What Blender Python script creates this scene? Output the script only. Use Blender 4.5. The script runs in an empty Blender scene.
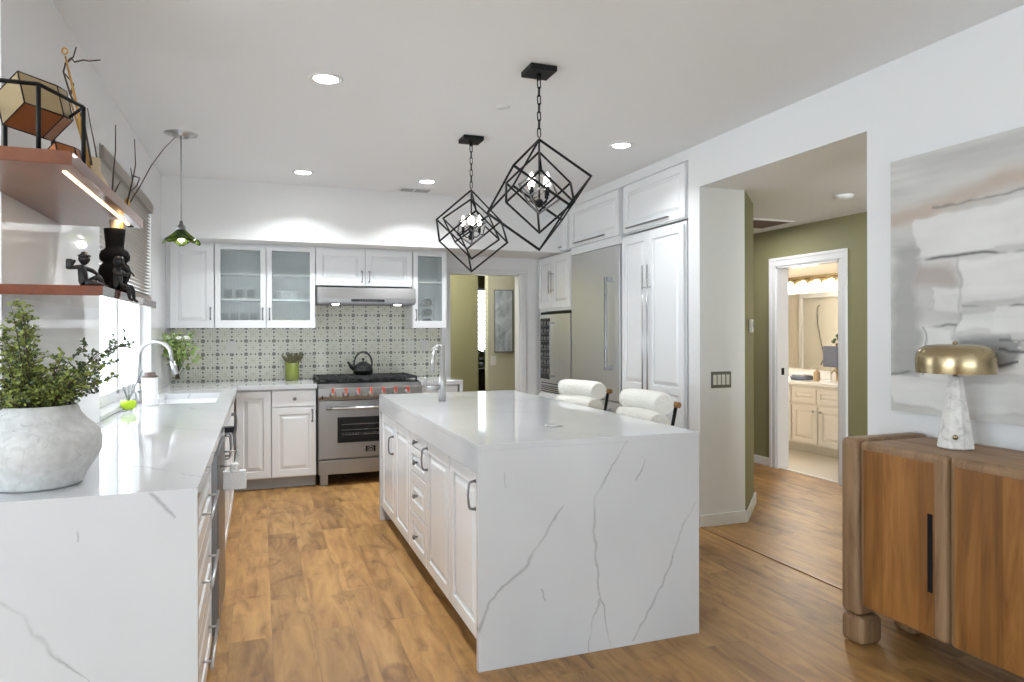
import bpy, bmesh, math, random
from mathutils import Vector, Matrix
random.seed(7)
PI = math.pi
sc = bpy.context.scene
col = sc.collection

# ------------------------------------------------------------------ camera
F = 689.0
TH = math.atan(253 / F)
cam_d = bpy.data.cameras.new('camera')
cam_d.sensor_fit = 'HORIZONTAL'
cam_d.sensor_width = 36.0
cam_d.lens = F / 1024 * 36.0
cam_d.shift_y = -(341 - 332.4) / 1024
cam_d.clip_start = 0.05
cam = bpy.data.objects.new('camera', cam_d)
col.objects.link(cam)
cam.matrix_world = Matrix.Translation((0, 0, 1.375)) @ Matrix.Rotation(-TH, 4, 'Z') @ Matrix.Rotation(PI / 2, 4, 'X') @ Matrix.Rotation(-0.0023, 4, 'Z')
sc.camera = cam

# ------------------------------------------------------------------ exposure, sky, lights
sc.view_settings.view_transform = 'Standard'
sc.view_settings.look = 'None'
sc.view_settings.gamma = 1
sc.view_settings.exposure = 0.46
sc.view_settings.use_curve_mapping = False
w = bpy.data.worlds.new('sky'); sc.world = w; w.use_nodes = True
bg = w.node_tree.nodes['Background']
bg.inputs[0].default_value = (0.84, 0.93, 1.0, 1)
bg.inputs[1].default_value = 4.2


def area(name, loc, direction, sx, sy, power, color=(1, 1, 1), spread=PI):
    d = bpy.data.lights.new(name, 'AREA')
    d.shape = 'RECTANGLE'; d.size = sx; d.size_y = sy
    d.energy = power; d.color = color; d.spread = spread
    o = bpy.data.objects.new(name, d); col.objects.link(o)
    o.location = loc
    o.rotation_euler = Vector(direction).to_track_quat('-Z', 'Y').to_euler()
    return o


# area fills added unseen behind the camera, walls closed; portal at the kitchen window
area('fill_rear', (1.2, -4.35, 1.35), (0, 1, 1.2), 4.6, 2.2, 145, (0.80, 0.92, 1.0))
area('fill_side', (-4.35, 0.2, 1.35), (1, 0.55, 1.1), 4.2, 2.2, 225, (0.80, 0.92, 1.0))
pw = area('window_portal', (-0.93, 4.96, 1.65), (1, 0, 0), 1.8, 1.4, 1)
pw.data.cycles.is_portal = True
area('area_far_room', (1.4, 7.6, 2.2), (0.6, 1, -0.3), 0.8, 0.5, 20, (1.0, 0.99, 0.95))  # area lamp inside the far room, out of view left of its doorway
area('fill_hall_top', (4.25, 5.4, 2.37), (0, 0, -1), .5, .5, 10, (0.97, 0.98, 1.0))  # unseen fill added to brighten the green hall walls, no fixture there
area('fill_hall', (3.42, 1.5, 1.7), (1, 0.95, -0.1), 0.9, 1.4, 44, (0.92, 0.97, 1.0), math.radians(115))  # unseen fill added behind the right wall, aimed at the hall wall


# ------------------------------------------------------------------ object helpers
def add_prim(bm, src, M=None):
    me = bpy.data.meshes.new('t'); src.to_mesh(me); src.free()
    if M is not None:
        me.transform(M)
    bm.from_mesh(me); bpy.data.meshes.remove(me)


def box(bm, x0, x1, y0, y1, z0, z1, bev=0.0, seg=2, M=None):
    b = bmesh.new()
    bmesh.ops.create_cube(b, size=1)
    for v in b.verts:
        v.co = Vector(((x0 + x1) / 2 + v.co.x * (x1 - x0), (y0 + y1) / 2 + v.co.y * (y1 - y0), (z0 + z1) / 2 + v.co.z * (z1 - z0)))
    if bev > 0:
        bmesh.ops.bevel(b, geom=b.edges[:], offset=bev, segments=seg, affect='EDGES', profile=0.5)
    add_prim(bm, b, M)
    return bm


def ring_pts(p, d, r, n, up=None):
    d = d.normalized()
    a = up if up is not None else (Vector((0, 0, 1)) if abs(d.z) < 0.9 else Vector((1, 0, 0)))
    u = d.cross(a).normalized(); v = u.cross(d).normalized()
    return [p + r * (math.cos(2 * PI * k / n) * u + math.sin(2 * PI * k / n) * v) for k in range(n)]


def tube(bm, pts, r, n=8, closed=False, caps=True):
    pts = [Vector(p) for p in pts]
    rs = r if isinstance(r, (list, tuple)) else [r] * len(pts)
    m = len(pts); rings = []
    up = None
    for i, p in enumerate(pts):
        if closed:
            d = pts[(i + 1) % m] - pts[i - 1]
        else:
            d = (pts[min(i + 1, m - 1)] - pts[max(i - 1, 0)])
        if d.length < 1e-9:
            d = Vector((0, 0, 1))
        d.normalize()
        if up is None:
            up = Vector((0, 0, 1)) if abs(d.z) < 0.9 else Vector((1, 0, 0))
        up = (up - d * up.dot(d))
        if up.length < 1e-6:
            up = Vector((1, 0, 0)) - d * d.x
        up.normalize()
        rings.append([bm.verts.new(q) for q in ring_pts(p, d, rs[i], n, up)])
    for i in range(m if closed else m - 1):
        a, b = rings[i], rings[(i + 1) % m]
        for k in range(n):
            f = bm.faces.new((a[k], a[(k + 1) % n], b[(k + 1) % n], b[k])); f.smooth = True
    if caps and not closed:
        bm.faces.new(rings[0][::-1]); bm.faces.new(rings[-1])
    return bm


def cyl(bm, p0, p1, r, n=20):
    return tube(bm, [p0, p1], r, n)


def lathe(bm, prof, c=(0, 0, 0), n=40, smooth=True, M=None):
    b = bmesh.new(); rings = []
    for (r, z) in prof:
        if r < 1e-5:
            rings.append([b.verts.new((0, 0, z))])
        else:
            rings.append([b.verts.new((r * math.cos(2 * PI * k / n), r * math.sin(2 * PI * k / n), z)) for k in range(n)])
    for a, c2 in zip(rings[:-1], rings[1:]):
        for k in range(n):
            k2 = (k + 1) % n
            if len(a) == 1 and len(c2) == 1: continue
            if len(a) == 1: f = b.faces.new((a[0], c2[k2], c2[k]))
            elif len(c2) == 1: f = b.faces.new((a[k], a[k2], c2[0]))
            else: f = b.faces.new((a[k], a[k2], c2[k2], c2[k]))
            f.smooth = smooth
    T = Matrix.Translation(c)
    if M is not None: T = T @ M
    bmesh.ops.recalc_face_normals(b, faces=b.faces[:])
    add_prim(bm, b, T)
    return bm


def prism(bm, poly, axis, a0, a1, bev=0.0):
    """extrude polygon of 2D points along axis ('x','y','z')"""
    b = bmesh.new()
    def P(u, v, a):
        return {'x': (a, u, v), 'y': (u, a, v), 'z': (u, v, a)}[axis]
    A = [b.verts.new(P(u, v, a0)) for u, v in poly]
    B = [b.verts.new(P(u, v, a1)) for u, v in poly]
    b.faces.new(A); b.faces.new(B[::-1]); n = len(poly)
    for k in range(n):
        b.faces.new((A[k], B[k], B[(k + 1) % n], A[(k + 1) % n]))
    bmesh.ops.recalc_face_normals(b, faces=b.faces[:])
    if bev:
        bmesh.ops.bevel(b, geom=b.edges[:], offset=bev, segments=2, affect='EDGES', profile=0.5)
    add_prim(bm, b)
    return bm


def NB():
    return bmesh.new()


def obj(name, bm, mat, parent=None, loc=None, rz=0.0, label=None, world=False, smooth_angle=None):
    """link bm as one mesh. world=True: verts are world coordinates, parent has pure translation"""
    me = bpy.data.meshes.new(name)
    bm.to_mesh(me); bm.free()
    if mat: me.materials.append(mat)
    o = bpy.data.objects.new(name, me); col.objects.link(o)
    if parent is not None:
        o.parent = parent
        if world:
            base = Vector(parent.location)
            pp = parent.parent
            while pp is not None:
                base += Vector(pp.location); pp = pp.parent
            me.transform(Matrix.Translation(-base))
    if loc is not None: o.location = loc
    if rz: o.rotation_euler = (0, 0, rz)
    if world and parent is None and len(me.vertices):
        # put the origin at the base of the thing
        xs = [v.co.x for v in me.vertices]; ys = [v.co.y for v in me.vertices]; zs = [v.co.z for v in me.vertices]
        c = Vector(((min(xs) + max(xs)) / 2, (min(ys) + max(ys)) / 2, min(zs)))
        me.transform(Matrix.Translation(-c)); o.location = c
    if label: o['label'] = label
    if smooth_angle is not None:
        for f in me.polygons: f.use_smooth = True
        me.set_sharp_from_angle(angle=smooth_angle)
    return o


def tag(o, label, cat, group=None, kind=None):
    o['label'] = label; o['category'] = cat
    if group: o['group'] = group
    if kind: o['kind'] = kind
    return o


def thing(name, label, cat, loc=(0, 0, 0), rz=0, group=None):
    o = bpy.data.objects.new(name, None); col.objects.link(o)
    o.empty_display_size = 0.05
    o.location = loc; o.rotation_euler = (0, 0, rz)
    return tag(o, label, cat, group)


def struct(name, bm, mat):
    o = obj(name, bm, mat, world=True); o['kind'] = 'structure'; return o


def copy_tree(o, parent=None):
    c = o.copy(); col.objects.link(c); c.parent = parent
    for ch in [q for q in col.objects if q.parent == o]:
        copy_tree(ch, c)
    return c


# ------------------------------------------------------------------ node helpers
class V:
    """tiny expression wrapper over math nodes"""
    nt = None
    def __init__(s, sock): s.s = sock
    @staticmethod
    def op(o, *a, clamp=False):
        n = V.nt.nodes.new('ShaderNodeMath'); n.operation = o; n.use_clamp = clamp
        for i, x in enumerate(a):
            if isinstance(x, V): V.nt.links.new(x.s, n.inputs[i])
            else: n.inputs[i].default_value = x
        return V(n.outputs[0])
    def __add__(s, o): return V.op('ADD', s, o)
    def __sub__(s, o): return V.op('SUBTRACT', s, o)
    def __rsub__(s, o): return V.op('SUBTRACT', o, s)
    def __mul__(s, o): return V.op('MULTIPLY', s, o)
    def __truediv__(s, o): return V.op('DIVIDE', s, o)
    __radd__ = __add__; __rmul__ = __mul__
    def fract(s): return V.op('FRACT', s)
    def abs(s): return V.op('ABSOLUTE', s)
    def lt(s, o): return V.op('LESS_THAN', s, o)
    def gt(s, o): return V.op('GREATER_THAN', s, o)
    def min(s, o): return V.op('MINIMUM', s, o)
    def max(s, o): return V.op('MAXIMUM', s, o)
    def sqrt(s): return V.op('SQRT', s)


def new_mat(name):
    m = bpy.data.materials.new(name); m.use_nodes = True
    nt = m.node_tree; b = nt.nodes['Principled BSDF']
    return m, nt, b


def mat(name, color, rough=0.5, metal=0.0, coat=0.0, emit=None, estr=0, trans=0, ior=1.5, bump=None, alpha=1, sheen=0, spec=None):
    m, nt, b = new_mat(name)
    b.inputs['Base Color'].default_value = (*color, 1)
    b.inputs['Roughness'].default_value = rough
    b.inputs['Metallic'].default_value = metal
    b.inputs['Coat Weight'].default_value = coat
    b.inputs['Coat Roughness'].default_value = 0.05
    b.inputs['IOR'].default_value = ior
    b.inputs['Transmission Weight'].default_value = trans
    if spec is not None: b.inputs['Specular IOR Level'].default_value = spec
    if sheen: b.inputs['Sheen Weight'].default_value = sheen
    if emit:
        b.inputs['Emission Color'].default_value = (*emit, 1); b.inputs['Emission Strength'].default_value = estr
    # a little procedural variation in every material
    tc = nt.nodes.new('ShaderNodeTexCoord')
    nz = nt.nodes.new('ShaderNodeTexNoise')
    nt.links.new(tc.outputs['Object'], nz.inputs['Vector'])
    if bump:
        nz.inputs['Scale'].default_value = bump[0]; nz.inputs['Detail'].default_value = 4
        bp = nt.nodes.new('ShaderNodeBump'); bp.inputs['Strength'].default_value = bump[1]; bp.inputs['Distance'].default_value = bump[2]
        nt.links.new(nz.outputs['Fac'], bp.inputs['Height']); nt.links.new(bp.outputs['Normal'], b.inputs['Normal'])
    elif not trans:
        nz.inputs['Scale'].default_value = 3
        mr = nt.nodes.new('ShaderNodeMapRange')
        mr.inputs['To Min'].default_value = max(0, rough - 0.03); mr.inputs['To Max'].default_value = min(1, rough + 0.03)
        nt.links.new(nz.outputs['Fac'], mr.inputs['Value']); nt.links.new(mr.outputs['Result'], b.inputs['Roughness'])
    return m


def ramp(nt, fac, stops):
    r = nt.nodes.new('ShaderNodeValToRGB')
    el = r.color_ramp.elements
    while len(el) < len(stops): el.new(0.5)
    for e, (p, c) in zip(el, stops):
        e.position = p; e.color = (*c, 1)
    nt.links.new(fac, r.inputs['Fac'])
    return r.outputs['Color']


def coords(nt, scale=(1, 1, 1), rot=(0, 0, 0), loc=(0, 0, 0)):
    tc = nt.nodes.new('ShaderNodeTexCoord'); mp = nt.nodes.new('ShaderNodeMapping')
    mp.inputs['Scale'].default_value = scale; mp.inputs['Rotation'].default_value = rot; mp.inputs['Location'].default_value = loc
    nt.links.new(tc.outputs['Object'], mp.inputs['Vector'])
    return mp.outputs['Vector']


def noise(nt, vec, scale, detail=4, dist=0.0, rough=0.5):
    n = nt.nodes.new('ShaderNodeTexNoise'); n.inputs['Scale'].default_value = scale
    n.inputs['Detail'].default_value = detail; n.inputs['Distortion'].default_value = dist; n.inputs['Roughness'].default_value = rough
    if vec is not None: nt.links.new(vec, n.inputs['Vector'])
    return n


def mix(nt, fac, a, b, mode='MIX'):
    n = nt.nodes.new('ShaderNodeMix'); n.data_type = 'RGBA'; n.blend_type = mode
    if isinstance(fac, (int, float)): n.inputs[0].default_value = fac
    else: nt.links.new(fac, n.inputs[0])
    for i, x in ((6, a), (7, b)):
        if isinstance(x, tuple): n.inputs[i].default_value = (*x, 1)
        else: nt.links.new(x, n.inputs[i])
    return n.outputs[2]


def quartz_mat(name='white_quartz', face=None, lines=()):
    """polished white quartz; face=(axis value, below?) and lines=polylines (x, z, half width) drawn on that slab face"""
    m, nt, b = new_mat(name)
    c = coords(nt, (1, 1, 1))
    V.nt = nt
    warp = noise(nt, c, 2.2, 5)
    add = nt.nodes.new('ShaderNodeVectorMath'); add.operation = 'MULTIPLY_ADD'
    nt.links.new(warp.outputs['Color'], add.inputs[0]); add.inputs[1].default_value = (0.22, 0.22, 0.22); nt.links.new(c, add.inputs[2])
    sep = nt.nodes.new('ShaderNodeSeparateXYZ'); nt.links.new(add.outputs[0], sep.inputs[0])
    x, y, z = V(sep.outputs[0]), V(sep.outputs[1]), V(sep.outputs[2])
    d1 = x * 1.0 + y * 0.8 - z * 0.62
    v1 = ((d1 * 1.3 + 0.22).fract() - 0.5).abs()
    n2 = V(noise(nt, c, 5.0, 4).outputs['Fac'])
    n3 = V(noise(nt, c, 2.1, 2).outputs['Fac'])
    wid = (n2 - 0.36).max(0.0) * 0.05
    m1 = V.op('SUBTRACT', 1.0, V.op('DIVIDE', v1, wid + 0.0008, clamp=True), clamp=True)
    fade = V.op('MULTIPLY', (n3 - 0.42).max(0.0), 7.0, clamp=True)
    veins = V.op('MULTIPLY', m1, fade * 0.6, clamp=True)
    if lines:
        sp0 = nt.nodes.new('ShaderNodeSeparateXYZ'); nt.links.new(c, sp0.inputs[0])
        w2 = noise(nt, c, 16, 4, 0.3); w3 = noise(nt, c, 17.3, 4, 0.3); w3.inputs['Scale'].default_value = 13
        px = V(sp0.outputs[0]) + (V(w2.outputs['Fac']) - .5) * .035
        pz = V(sp0.outputs[2]) + (V(w3.outputs['Fac']) - .5) * .035
        tot = None
        for ln in lines:
            for (ax_, az_, wa), (bx_, bz_, wb) in zip(ln[:-1], ln[1:]):
                dx, dz = bx_ - ax_, bz_ - az_; L2 = dx * dx + dz * dz
                t = V.op('ADD', (px - ax_) * (dx / L2), (pz - az_) * (dz / L2), clamp=True)
                qx = px - (t * dx + ax_); qz = pz - (t * dz + az_)
                dist = (qx * qx + qz * qz).sqrt()
                wv = t * (wb - wa) + wa
                k = V.op('POWER', V.op('SUBTRACT', 1.0, dist / (wv * 1.1), clamp=True), 1.6)
                tot = k if tot is None else V.op('MAXIMUM', tot, k)
        vary = V.op('MULTIPLY', (n2 - 0.33).max(0.0), 4.5, clamp=True) * .75 + .25
        geo = V(sp0.outputs[1]).lt(face)
        veins = V.op('ADD', V.op('MULTIPLY', veins, 1.0 - geo), V.op('MULTIPLY', tot * vary, geo) * .72, clamp=True)
    cloud = ramp(nt, noise(nt, c, 1.6, 3).outputs['Fac'], [(0.3, (0.60, 0.605, 0.62)), (0.7, (0.67, 0.67, 0.68))])
    colr = mix(nt, veins.s, cloud, (0.27, 0.275, 0.28))
    nt.links.new(colr, b.inputs['Base Color'])
    b.inputs['Roughness'].default_value = 0.06
    b.inputs['IOR'].default_value = 1.55
    b.inputs['Specular IOR Level'].default_value = 0.6
    return m


def floor_mat():
    m, nt, b = new_mat('oak_planks')
    V.nt = nt
    tc = nt.nodes.new('ShaderNodeTexCoord')
    sep = nt.nodes.new('ShaderNodeSeparateXYZ'); nt.links.new(tc.outputs['Object'], sep.inputs[0])
    cmb = nt.nodes.new('ShaderNodeCombineXYZ')
    nt.links.new(sep.outputs[1], cmb.inputs[0]); nt.links.new(sep.outputs[0], cmb.inputs[1])
    br = nt.nodes.new('ShaderNodeTexBrick')
    nt.links.new(cmb.outputs[0], br.inputs['Vector'])
    br.offset = 0.37; br.offset_frequency = 2
    br.inputs['Scale'].default_value = 1
    br.inputs['Brick Width'].default_value = 1.22; br.inputs['Row Height'].default_value = 0.178
    br.inputs['Mortar Size'].default_value = 0.0013; br.inputs['Mortar Smooth'].default_value = 0.3
    br.inputs['Color1'].default_value = (0, 0, 0, 1); br.inputs['Color2'].default_value = (1, 1, 1, 1); br.inputs['Mortar'].default_value = (0.5, 0.5, 0.5, 1)
    br.inputs['Bias'].default_value = 0
    # grain: offset per plank, stretched along the plank
    sc_ = nt.nodes.new('ShaderNodeVectorMath'); sc_.operation = 'MULTIPLY_ADD'
    nt.links.new(br.outputs['Color'], sc_.inputs[0]); sc_.inputs[1].default_value = (7, 13, 3)
    st = nt.nodes.new('ShaderNodeVectorMath'); st.operation = 'MULTIPLY'
    nt.links.new(cmb.outputs[0], st.inputs[0]); st.inputs[1].default_value = (1.6, 9.0, 1)
    nt.links.new(st.outputs[0], sc_.inputs[2])
    g = noise(nt, sc_.outputs[0], 1.5, 6, 0.8, 0.6)
    st2 = nt.nodes.new('ShaderNodeVectorMath'); st2.operation = 'MULTIPLY_ADD'
    nt.links.new(cmb.outputs[0], st2.inputs[0]); st2.inputs[1].default_value = (3.2, 4.5, 1)
    nt.links.new(br.outputs['Color'], st2.inputs[2])
    g2 = noise(nt, st2.outputs[0], 1.3, 4, 1.2)
    base = ramp(nt, g.outputs['Fac'], [(0.26, (0.165, 0.083, 0.026)), (0.42, (0.325, 0.172, 0.058)), (0.58, (0.43, 0.245, 0.086)), (0.8, (0.53, 0.32, 0.125))])
    tone = ramp(nt, br.outputs['Color'], [(0.0, (0.74, 0.68, 0.66)), (0.12, (0.90, 0.88, 0.86)), (0.5, (1.0, 0.98, 0.95)), (1.0, (1.12, 1.06, 0.98))])
    c1 = mix(nt, 1.0, base, tone, 'MULTIPLY')
    knots = ramp(nt, g2.outputs['Fac'], [(0.30, (0.58, 0.52, 0.50)), (0.44, (1, 1, 1)), (1.0, (1.05, 1.02, 0.98))])
    c2 = mix(nt, 0.8, c1, knots, 'MULTIPLY')
    c3 = mix(nt, V.op('MULTIPLY', V(br.outputs['Fac']), 0.55).s, c2, (0.13, 0.075, 0.035))
    nt.links.new(c3, b.inputs['Base Color'])
    b.inputs['Roughness'].default_value = 0.46
    bp = nt.nodes.new('ShaderNodeBump'); bp.inputs['Strength'].default_value = 0.15; bp.inputs['Distance'].default_value = 0.002
    nt.links.new(g.outputs['Fac'], bp.inputs['Height']); nt.links.new(bp.outputs['Normal'], b.inputs['Normal'])
    return m


def tile_mat():
    m, nt, b = new_mat('patterned_tile'); V.nt = nt
    tc = nt.nodes.new('ShaderNodeTexCoord')
    sep = nt.nodes.new('ShaderNodeSeparateXYZ'); nt.links.new(tc.outputs['Object'], sep.inputs[0])
    p = 0.126
    fx = (V(sep.outputs[0]) / p).fract(); fz = (V(sep.outputs[2]) / p).fract()
    # symmetric folding: distance to nearest corner axis
    ax = (fx - 0.5).abs(); az = (fz - 0.5).abs()      # 0 centre .. .5 edge
    ex = 0.5 - ax; ez = 0.5 - az                        # distance to cell edges
    def circ(u, v, r):
        return ((u * u + v * v).sqrt()).lt(r)
    big = circ(ex, ez, 0.14)
    bigh = circ(ex, ez, 0.035)
    s1 = circ(ex - 0.33, ez, 0.072)
    s2 = circ(ex, ez - 0.33, 0.072)
    d = (ax * ax + az * az).sqrt()
    # lacy filler: small rounds on a finer lattice
    gx = ((ex * 6.0 + 0.5).fract() - 0.5).abs(); gz = ((ez * 6.0 + 0.5).fract() - 0.5).abs()
    ringm = V.op('MULTIPLY', (gx + gz).gt(0.30), (gx + gz).lt(0.50)) * 0.8
    ring2 = V.op('MULTIPLY', (ax + az).gt(0.17), (ax + az).lt(0.20)) * 0.6
    dia = (ax + az).lt(0.09)
    lx = V.op('MULTIPLY', ((ex - ez).abs()).lt(0.02), d.gt(0.2)) * 0.6
    dark = V.op('SUBTRACT', V.op('MAXIMUM', big, V.op('MAXIMUM', s1, s2)), bigh * 0.4, clamp=True)
    light = V.op('MAXIMUM', V.op('MAXIMUM', ringm, ring2), V.op('MAXIMUM', dia, lx))
    c1 = mix(nt, (light * 0.7).s, (0.80, 0.79, 0.69), (0.40, 0.40, 0.28))
    c2 = mix(nt, (dark * 0.9).s, c1, (0.075, 0.085, 0.065))
    grout = V.op('MINIMUM', ex, ez).lt(0.008)
    c3 = mix(nt, (grout * 0.4).s, c2, (0.65, 0.65, 0.60))
    nt.links.new(c3, b.inputs['Base Color'])
    b.inputs['Roughness'].default_value = 0.3
    return m


def wood_mat(name, stops, rough=0.45, scale=(6, 6, 0.8), nscale=2.0, coat=0.0, board=None):
    m, nt, b = new_mat(name)
    c = coords(nt, scale)
    n = noise(nt, c, nscale, 6, 1.0, 0.6)
    colr = ramp(nt, n.outputs['Fac'], stops)
    if board:   # board = (axis index, width): staves glued side by side
        V.nt = nt
        tc = nt.nodes.new('ShaderNodeTexCoord'); sep = nt.nodes.new('ShaderNodeSeparateXYZ'); nt.links.new(tc.outputs['Object'], sep.inputs[0])
        idx = V.op('FLOOR', V(sep.outputs[board[0]]) / board[1] + 100.3)
        wn = nt.nodes.new('ShaderNodeTexWhiteNoise'); wn.noise_dimensions = '1D'; nt.links.new(idx.s, wn.inputs['W'])
        tone = ramp(nt, wn.outputs['Value'], [(0, (0.72, 0.68, 0.62)), (1, (1.15, 1.12, 1.08))])
        colr = mix(nt, 1.0, colr, tone, 'MULTIPLY')
    nt.links.new(colr, b.inputs['Base Color'])
    b.inputs['Roughness'].default_value = rough
    b.inputs['Coat Weight'].default_value = coat
    bp = nt.nodes.new('ShaderNodeBump'); bp.inputs['Strength'].default_value = 0.2; bp.inputs['Distance'].default_value = 0.001
    nt.links.new(n.outputs['Fac'], bp.inputs['Height']); nt.links.new(bp.outputs['Normal'], b.inputs['Normal'])
    return m


def steel_mat(name='brushed_steel', horiz=True, c=(0.62, 0.61, 0.60), rough=0.28):
    m, nt, b = new_mat(name)
    v = coords(nt, (1, 1, 120) if horiz else (90, 90, 1))
    n = noise(nt, v, 3, 3)
    r = nt.nodes.new('ShaderNodeMapRange'); r.inputs['To Min'].default_value = rough - 0.06; r.inputs['To Max'].default_value = rough + 0.08
    nt.links.new(n.outputs['Fac'], r.inputs['Value']); nt.links.new(r.outputs['Result'], b.inputs['Roughness'])
    b.inputs['Base Color'].default_value = (*c, 1); b.inputs['Metallic'].default_value = 1
    return m


def glass_mat(name, color=(1, 1, 1), rough=0.0, reeded=False):
    m, nt, b = new_mat(name)
    # thin clear pane: mostly transparent with a reflection
    out = nt.nodes['Material Output']
    tr = nt.nodes.new('ShaderNodeBsdfTransparent'); tr.inputs[0].default_value = (*color, 1)
    gl = nt.nodes.new('ShaderNodeBsdfGlossy'); gl.inputs['Roughness'].default_value = max(0.03, rough); gl.inputs['Color'].default_value = (0.9, 0.95, 0.95, 1)
    fr = nt.nodes.new('ShaderNodeFresnel'); fr.inputs['IOR'].default_value = 1.22
    mx = nt.nodes.new('ShaderNodeMixShader')
    ge = nt.nodes.new('ShaderNodeNewGeometry'); V.nt = nt
    one_sided = V(fr.outputs[0]) * (1.0 - V(ge.outputs['Backfacing']))
    nt.links.new(one_sided.s, mx.inputs[0]); nt.links.new(tr.outputs[0], mx.inputs[1]); nt.links.new(gl.outputs[0], mx.inputs[2])
    if reeded:
        v = coords(nt, (1, 1, 1)); wv = nt.nodes.new('ShaderNodeTexWave'); wv.inputs['Scale'].default_value = 26; wv.bands_direction = 'X'
        nt.links.new(v, wv.inputs['Vector'])
        df = nt.nodes.new('ShaderNodeBsdfDiffuse'); df.inputs[0].default_value = (0.72, 0.75, 0.75, 1)
        mr = nt.nodes.new('ShaderNodeMapRange'); mr.inputs['To Min'].default_value = 0.10; mr.inputs['To Max'].default_value = 0.19
        nt.links.new(wv.outputs['Fac'], mr.inputs['Value'])
        m2 = nt.nodes.new('ShaderNodeMixShader'); nt.links.new(mr.outputs['Result'], m2.inputs[0])
        nt.links.new(mx.outputs[0], m2.inputs[1]); nt.links.new(df.outputs[0], m2.inputs[2])
        nt.links.new(m2.outputs[0], out.inputs[0])
    else:
        nt.links.new(mx.outputs[0], out.inputs[0])
    nt.nodes.remove(b)
    return m


M = {}
M['wall'] = mat('white_wall_paint', (0.84, 0.84, 0.84), 0.55, bump=(90, 0.08, 0.002))
M['ceiling'] = mat('ceiling_paint', (0.86, 0.87, 0.88), 0.6, bump=(60, 0.06, 0.002))
M['cab'] = mat('white_cabinet_lacquer', (0.86, 0.87, 0.88), 0.22)
M['trim'] = mat('white_trim_paint', (0.78, 0.78, 0.78), 0.35)
M['quartz'] = quartz_mat()
M['quartz_island'] = quartz_mat('white_quartz_island', -1.19, [
    [(-.525, .17, .016), (-.478, .28, .010), (-.413, .34, .009), (-.312, .41, .012), (-.28, .477, .009), (-.235, .527, .010), (-.157, .645, .005)],
    [(.16, .902, .004), (.047, .736, .008), (-.006, .662, .007), (-.007, .568, .010), (.007, .394, .008), (.017, .255, .007), (.05, .129, .005), (.069, .018, .004)],
    [(-.037, .013, .005), (-.017, .131, .006), (.021, .228, .009)], [(.51, .60, .005), (.442, .502, .007), (.399, .394, .006), (.331, .245, .007), (.269, .151, .009), (.183, .022, .006)],
    [(.205, .723, .008), (.23, .766, .006), (.25, .81, .003)], [(-.236, .255, .007), (-.249, .298, .006)], [(-.42, .80, .005), (-.41, .74, .004)]])
M['quartz_counter'] = quartz_mat('white_quartz_counter', -2.40, [
    [(-.40, .67, .010), (-.3265, .614, .008), (-.2925, .547, .012), (-.2625, .506, .010), (-.2145, .46, .006), (-.16, .40, .003)],
    [(-.01, .915, .007), (.0275, .864, .011), (.0535, .839, .005)], [(-.195, .82, .004), (-.193, .795, .004)]])
M['floor'] = floor_mat()
M['tile'] = tile_mat()
M['steel'] = steel_mat(c=(0.34, 0.335, 0.33), rough=0.34)
M['steel_v'] = steel_mat('brushed_steel_upright', False, (0.72, 0.73, 0.74), 0.48)
M['chrome'] = mat('satin_nickel', (0.52, 0.52, 0.52), 0.28, 1.0)
M['bar_steel'] = mat('bar_steel', (0.36, 0.36, 0.37), 0.22, 1.0)
M['nickel_dark'] = mat('dark_pewter', (0.24, 0.24, 0.25), 0.35, 1.0)
M['black'] = mat('black_metal', (0.006, 0.006, 0.007), 0.5, spec=0.25)
M['iron'] = mat('cast_iron', (0.02, 0.02, 0.021), 0.6, bump=(80, 0.2, 0.002))
M['blackglass'] = mat('black_glass', (0.012, 0.013, 0.013), 0.16, spec=.3)
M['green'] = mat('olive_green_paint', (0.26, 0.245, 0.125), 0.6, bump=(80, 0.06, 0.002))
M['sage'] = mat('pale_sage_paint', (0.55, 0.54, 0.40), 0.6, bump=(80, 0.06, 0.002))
M['beige'] = mat('bathroom_beige_paint', (0.76, 0.70, 0.60), 0.6)
M['bathcab'] = mat('cream_cabinet_paint', (0.82, 0.79, 0.74), 0.4)
M['porcelain'] = mat('white_porcelain', (0.86, 0.86, 0.86), 0.08)
M['shelfwood'] = wood_mat('red_cherry_wood', [(0.3, (0.13, 0.037, 0.014)), (0.6, (0.20, 0.062, 0.024)), (0.8, (0.26, 0.09, 0.038))], 0.30, (3, 0.6, 3), 3, coat=0.2)
M['shelfwood_gloss'] = wood_mat('polished_cherry_wood', [(0.3, (0.12, 0.030, 0.012)), (0.6, (0.19, 0.050, 0.020)), (0.8, (0.25, 0.075, 0.033))], 0.16, (3, 0.6, 3), 3, coat=0.9)
M['side_door'] = wood_mat('acacia_boards', [(0.25, (0.10, 0.040, 0.010)), (0.42, (0.23, 0.098, 0.024)), (0.6, (0.33, 0.150, 0.040)), (0.8, (0.43, 0.215, 0.072))], 0.42, (7, 7, 0.7), 2.2, board=(1, 0.083))
M['side_frame'] = wood_mat('weathered_acacia', [(0.25, (0.14, 0.076, 0.036)), (0.5, (0.27, 0.160, 0.083)), (0.8, (0.38, 0.242, 0.133))], 0.5, (8, 8, 0.8), 2.0)
M['side_top'] = wood_mat('weathered_acacia_top', [(0.25, (0.20, 0.110, 0.055)), (0.5, (0.35, 0.205, 0.105)), (0.8, (0.46, 0.285, 0.15))], 0.52, (8, 0.9, 8), 2.0)
M['brass'] = mat('brushed_brass', (0.42, 0.335, 0.20), 0.24, 1.0)
M['copper'] = mat('hammered_copper_sheet', (0.36, 0.13, 0.05), 0.42, 0.75)
M['bronze'] = mat('aged_brass_sheet', (0.36, 0.27, 0.15), 0.45, 0.7)
M['gold_rod'] = mat('gold_rod', (0.50, 0.27, 0.07), 0.4, 0.5)
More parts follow.
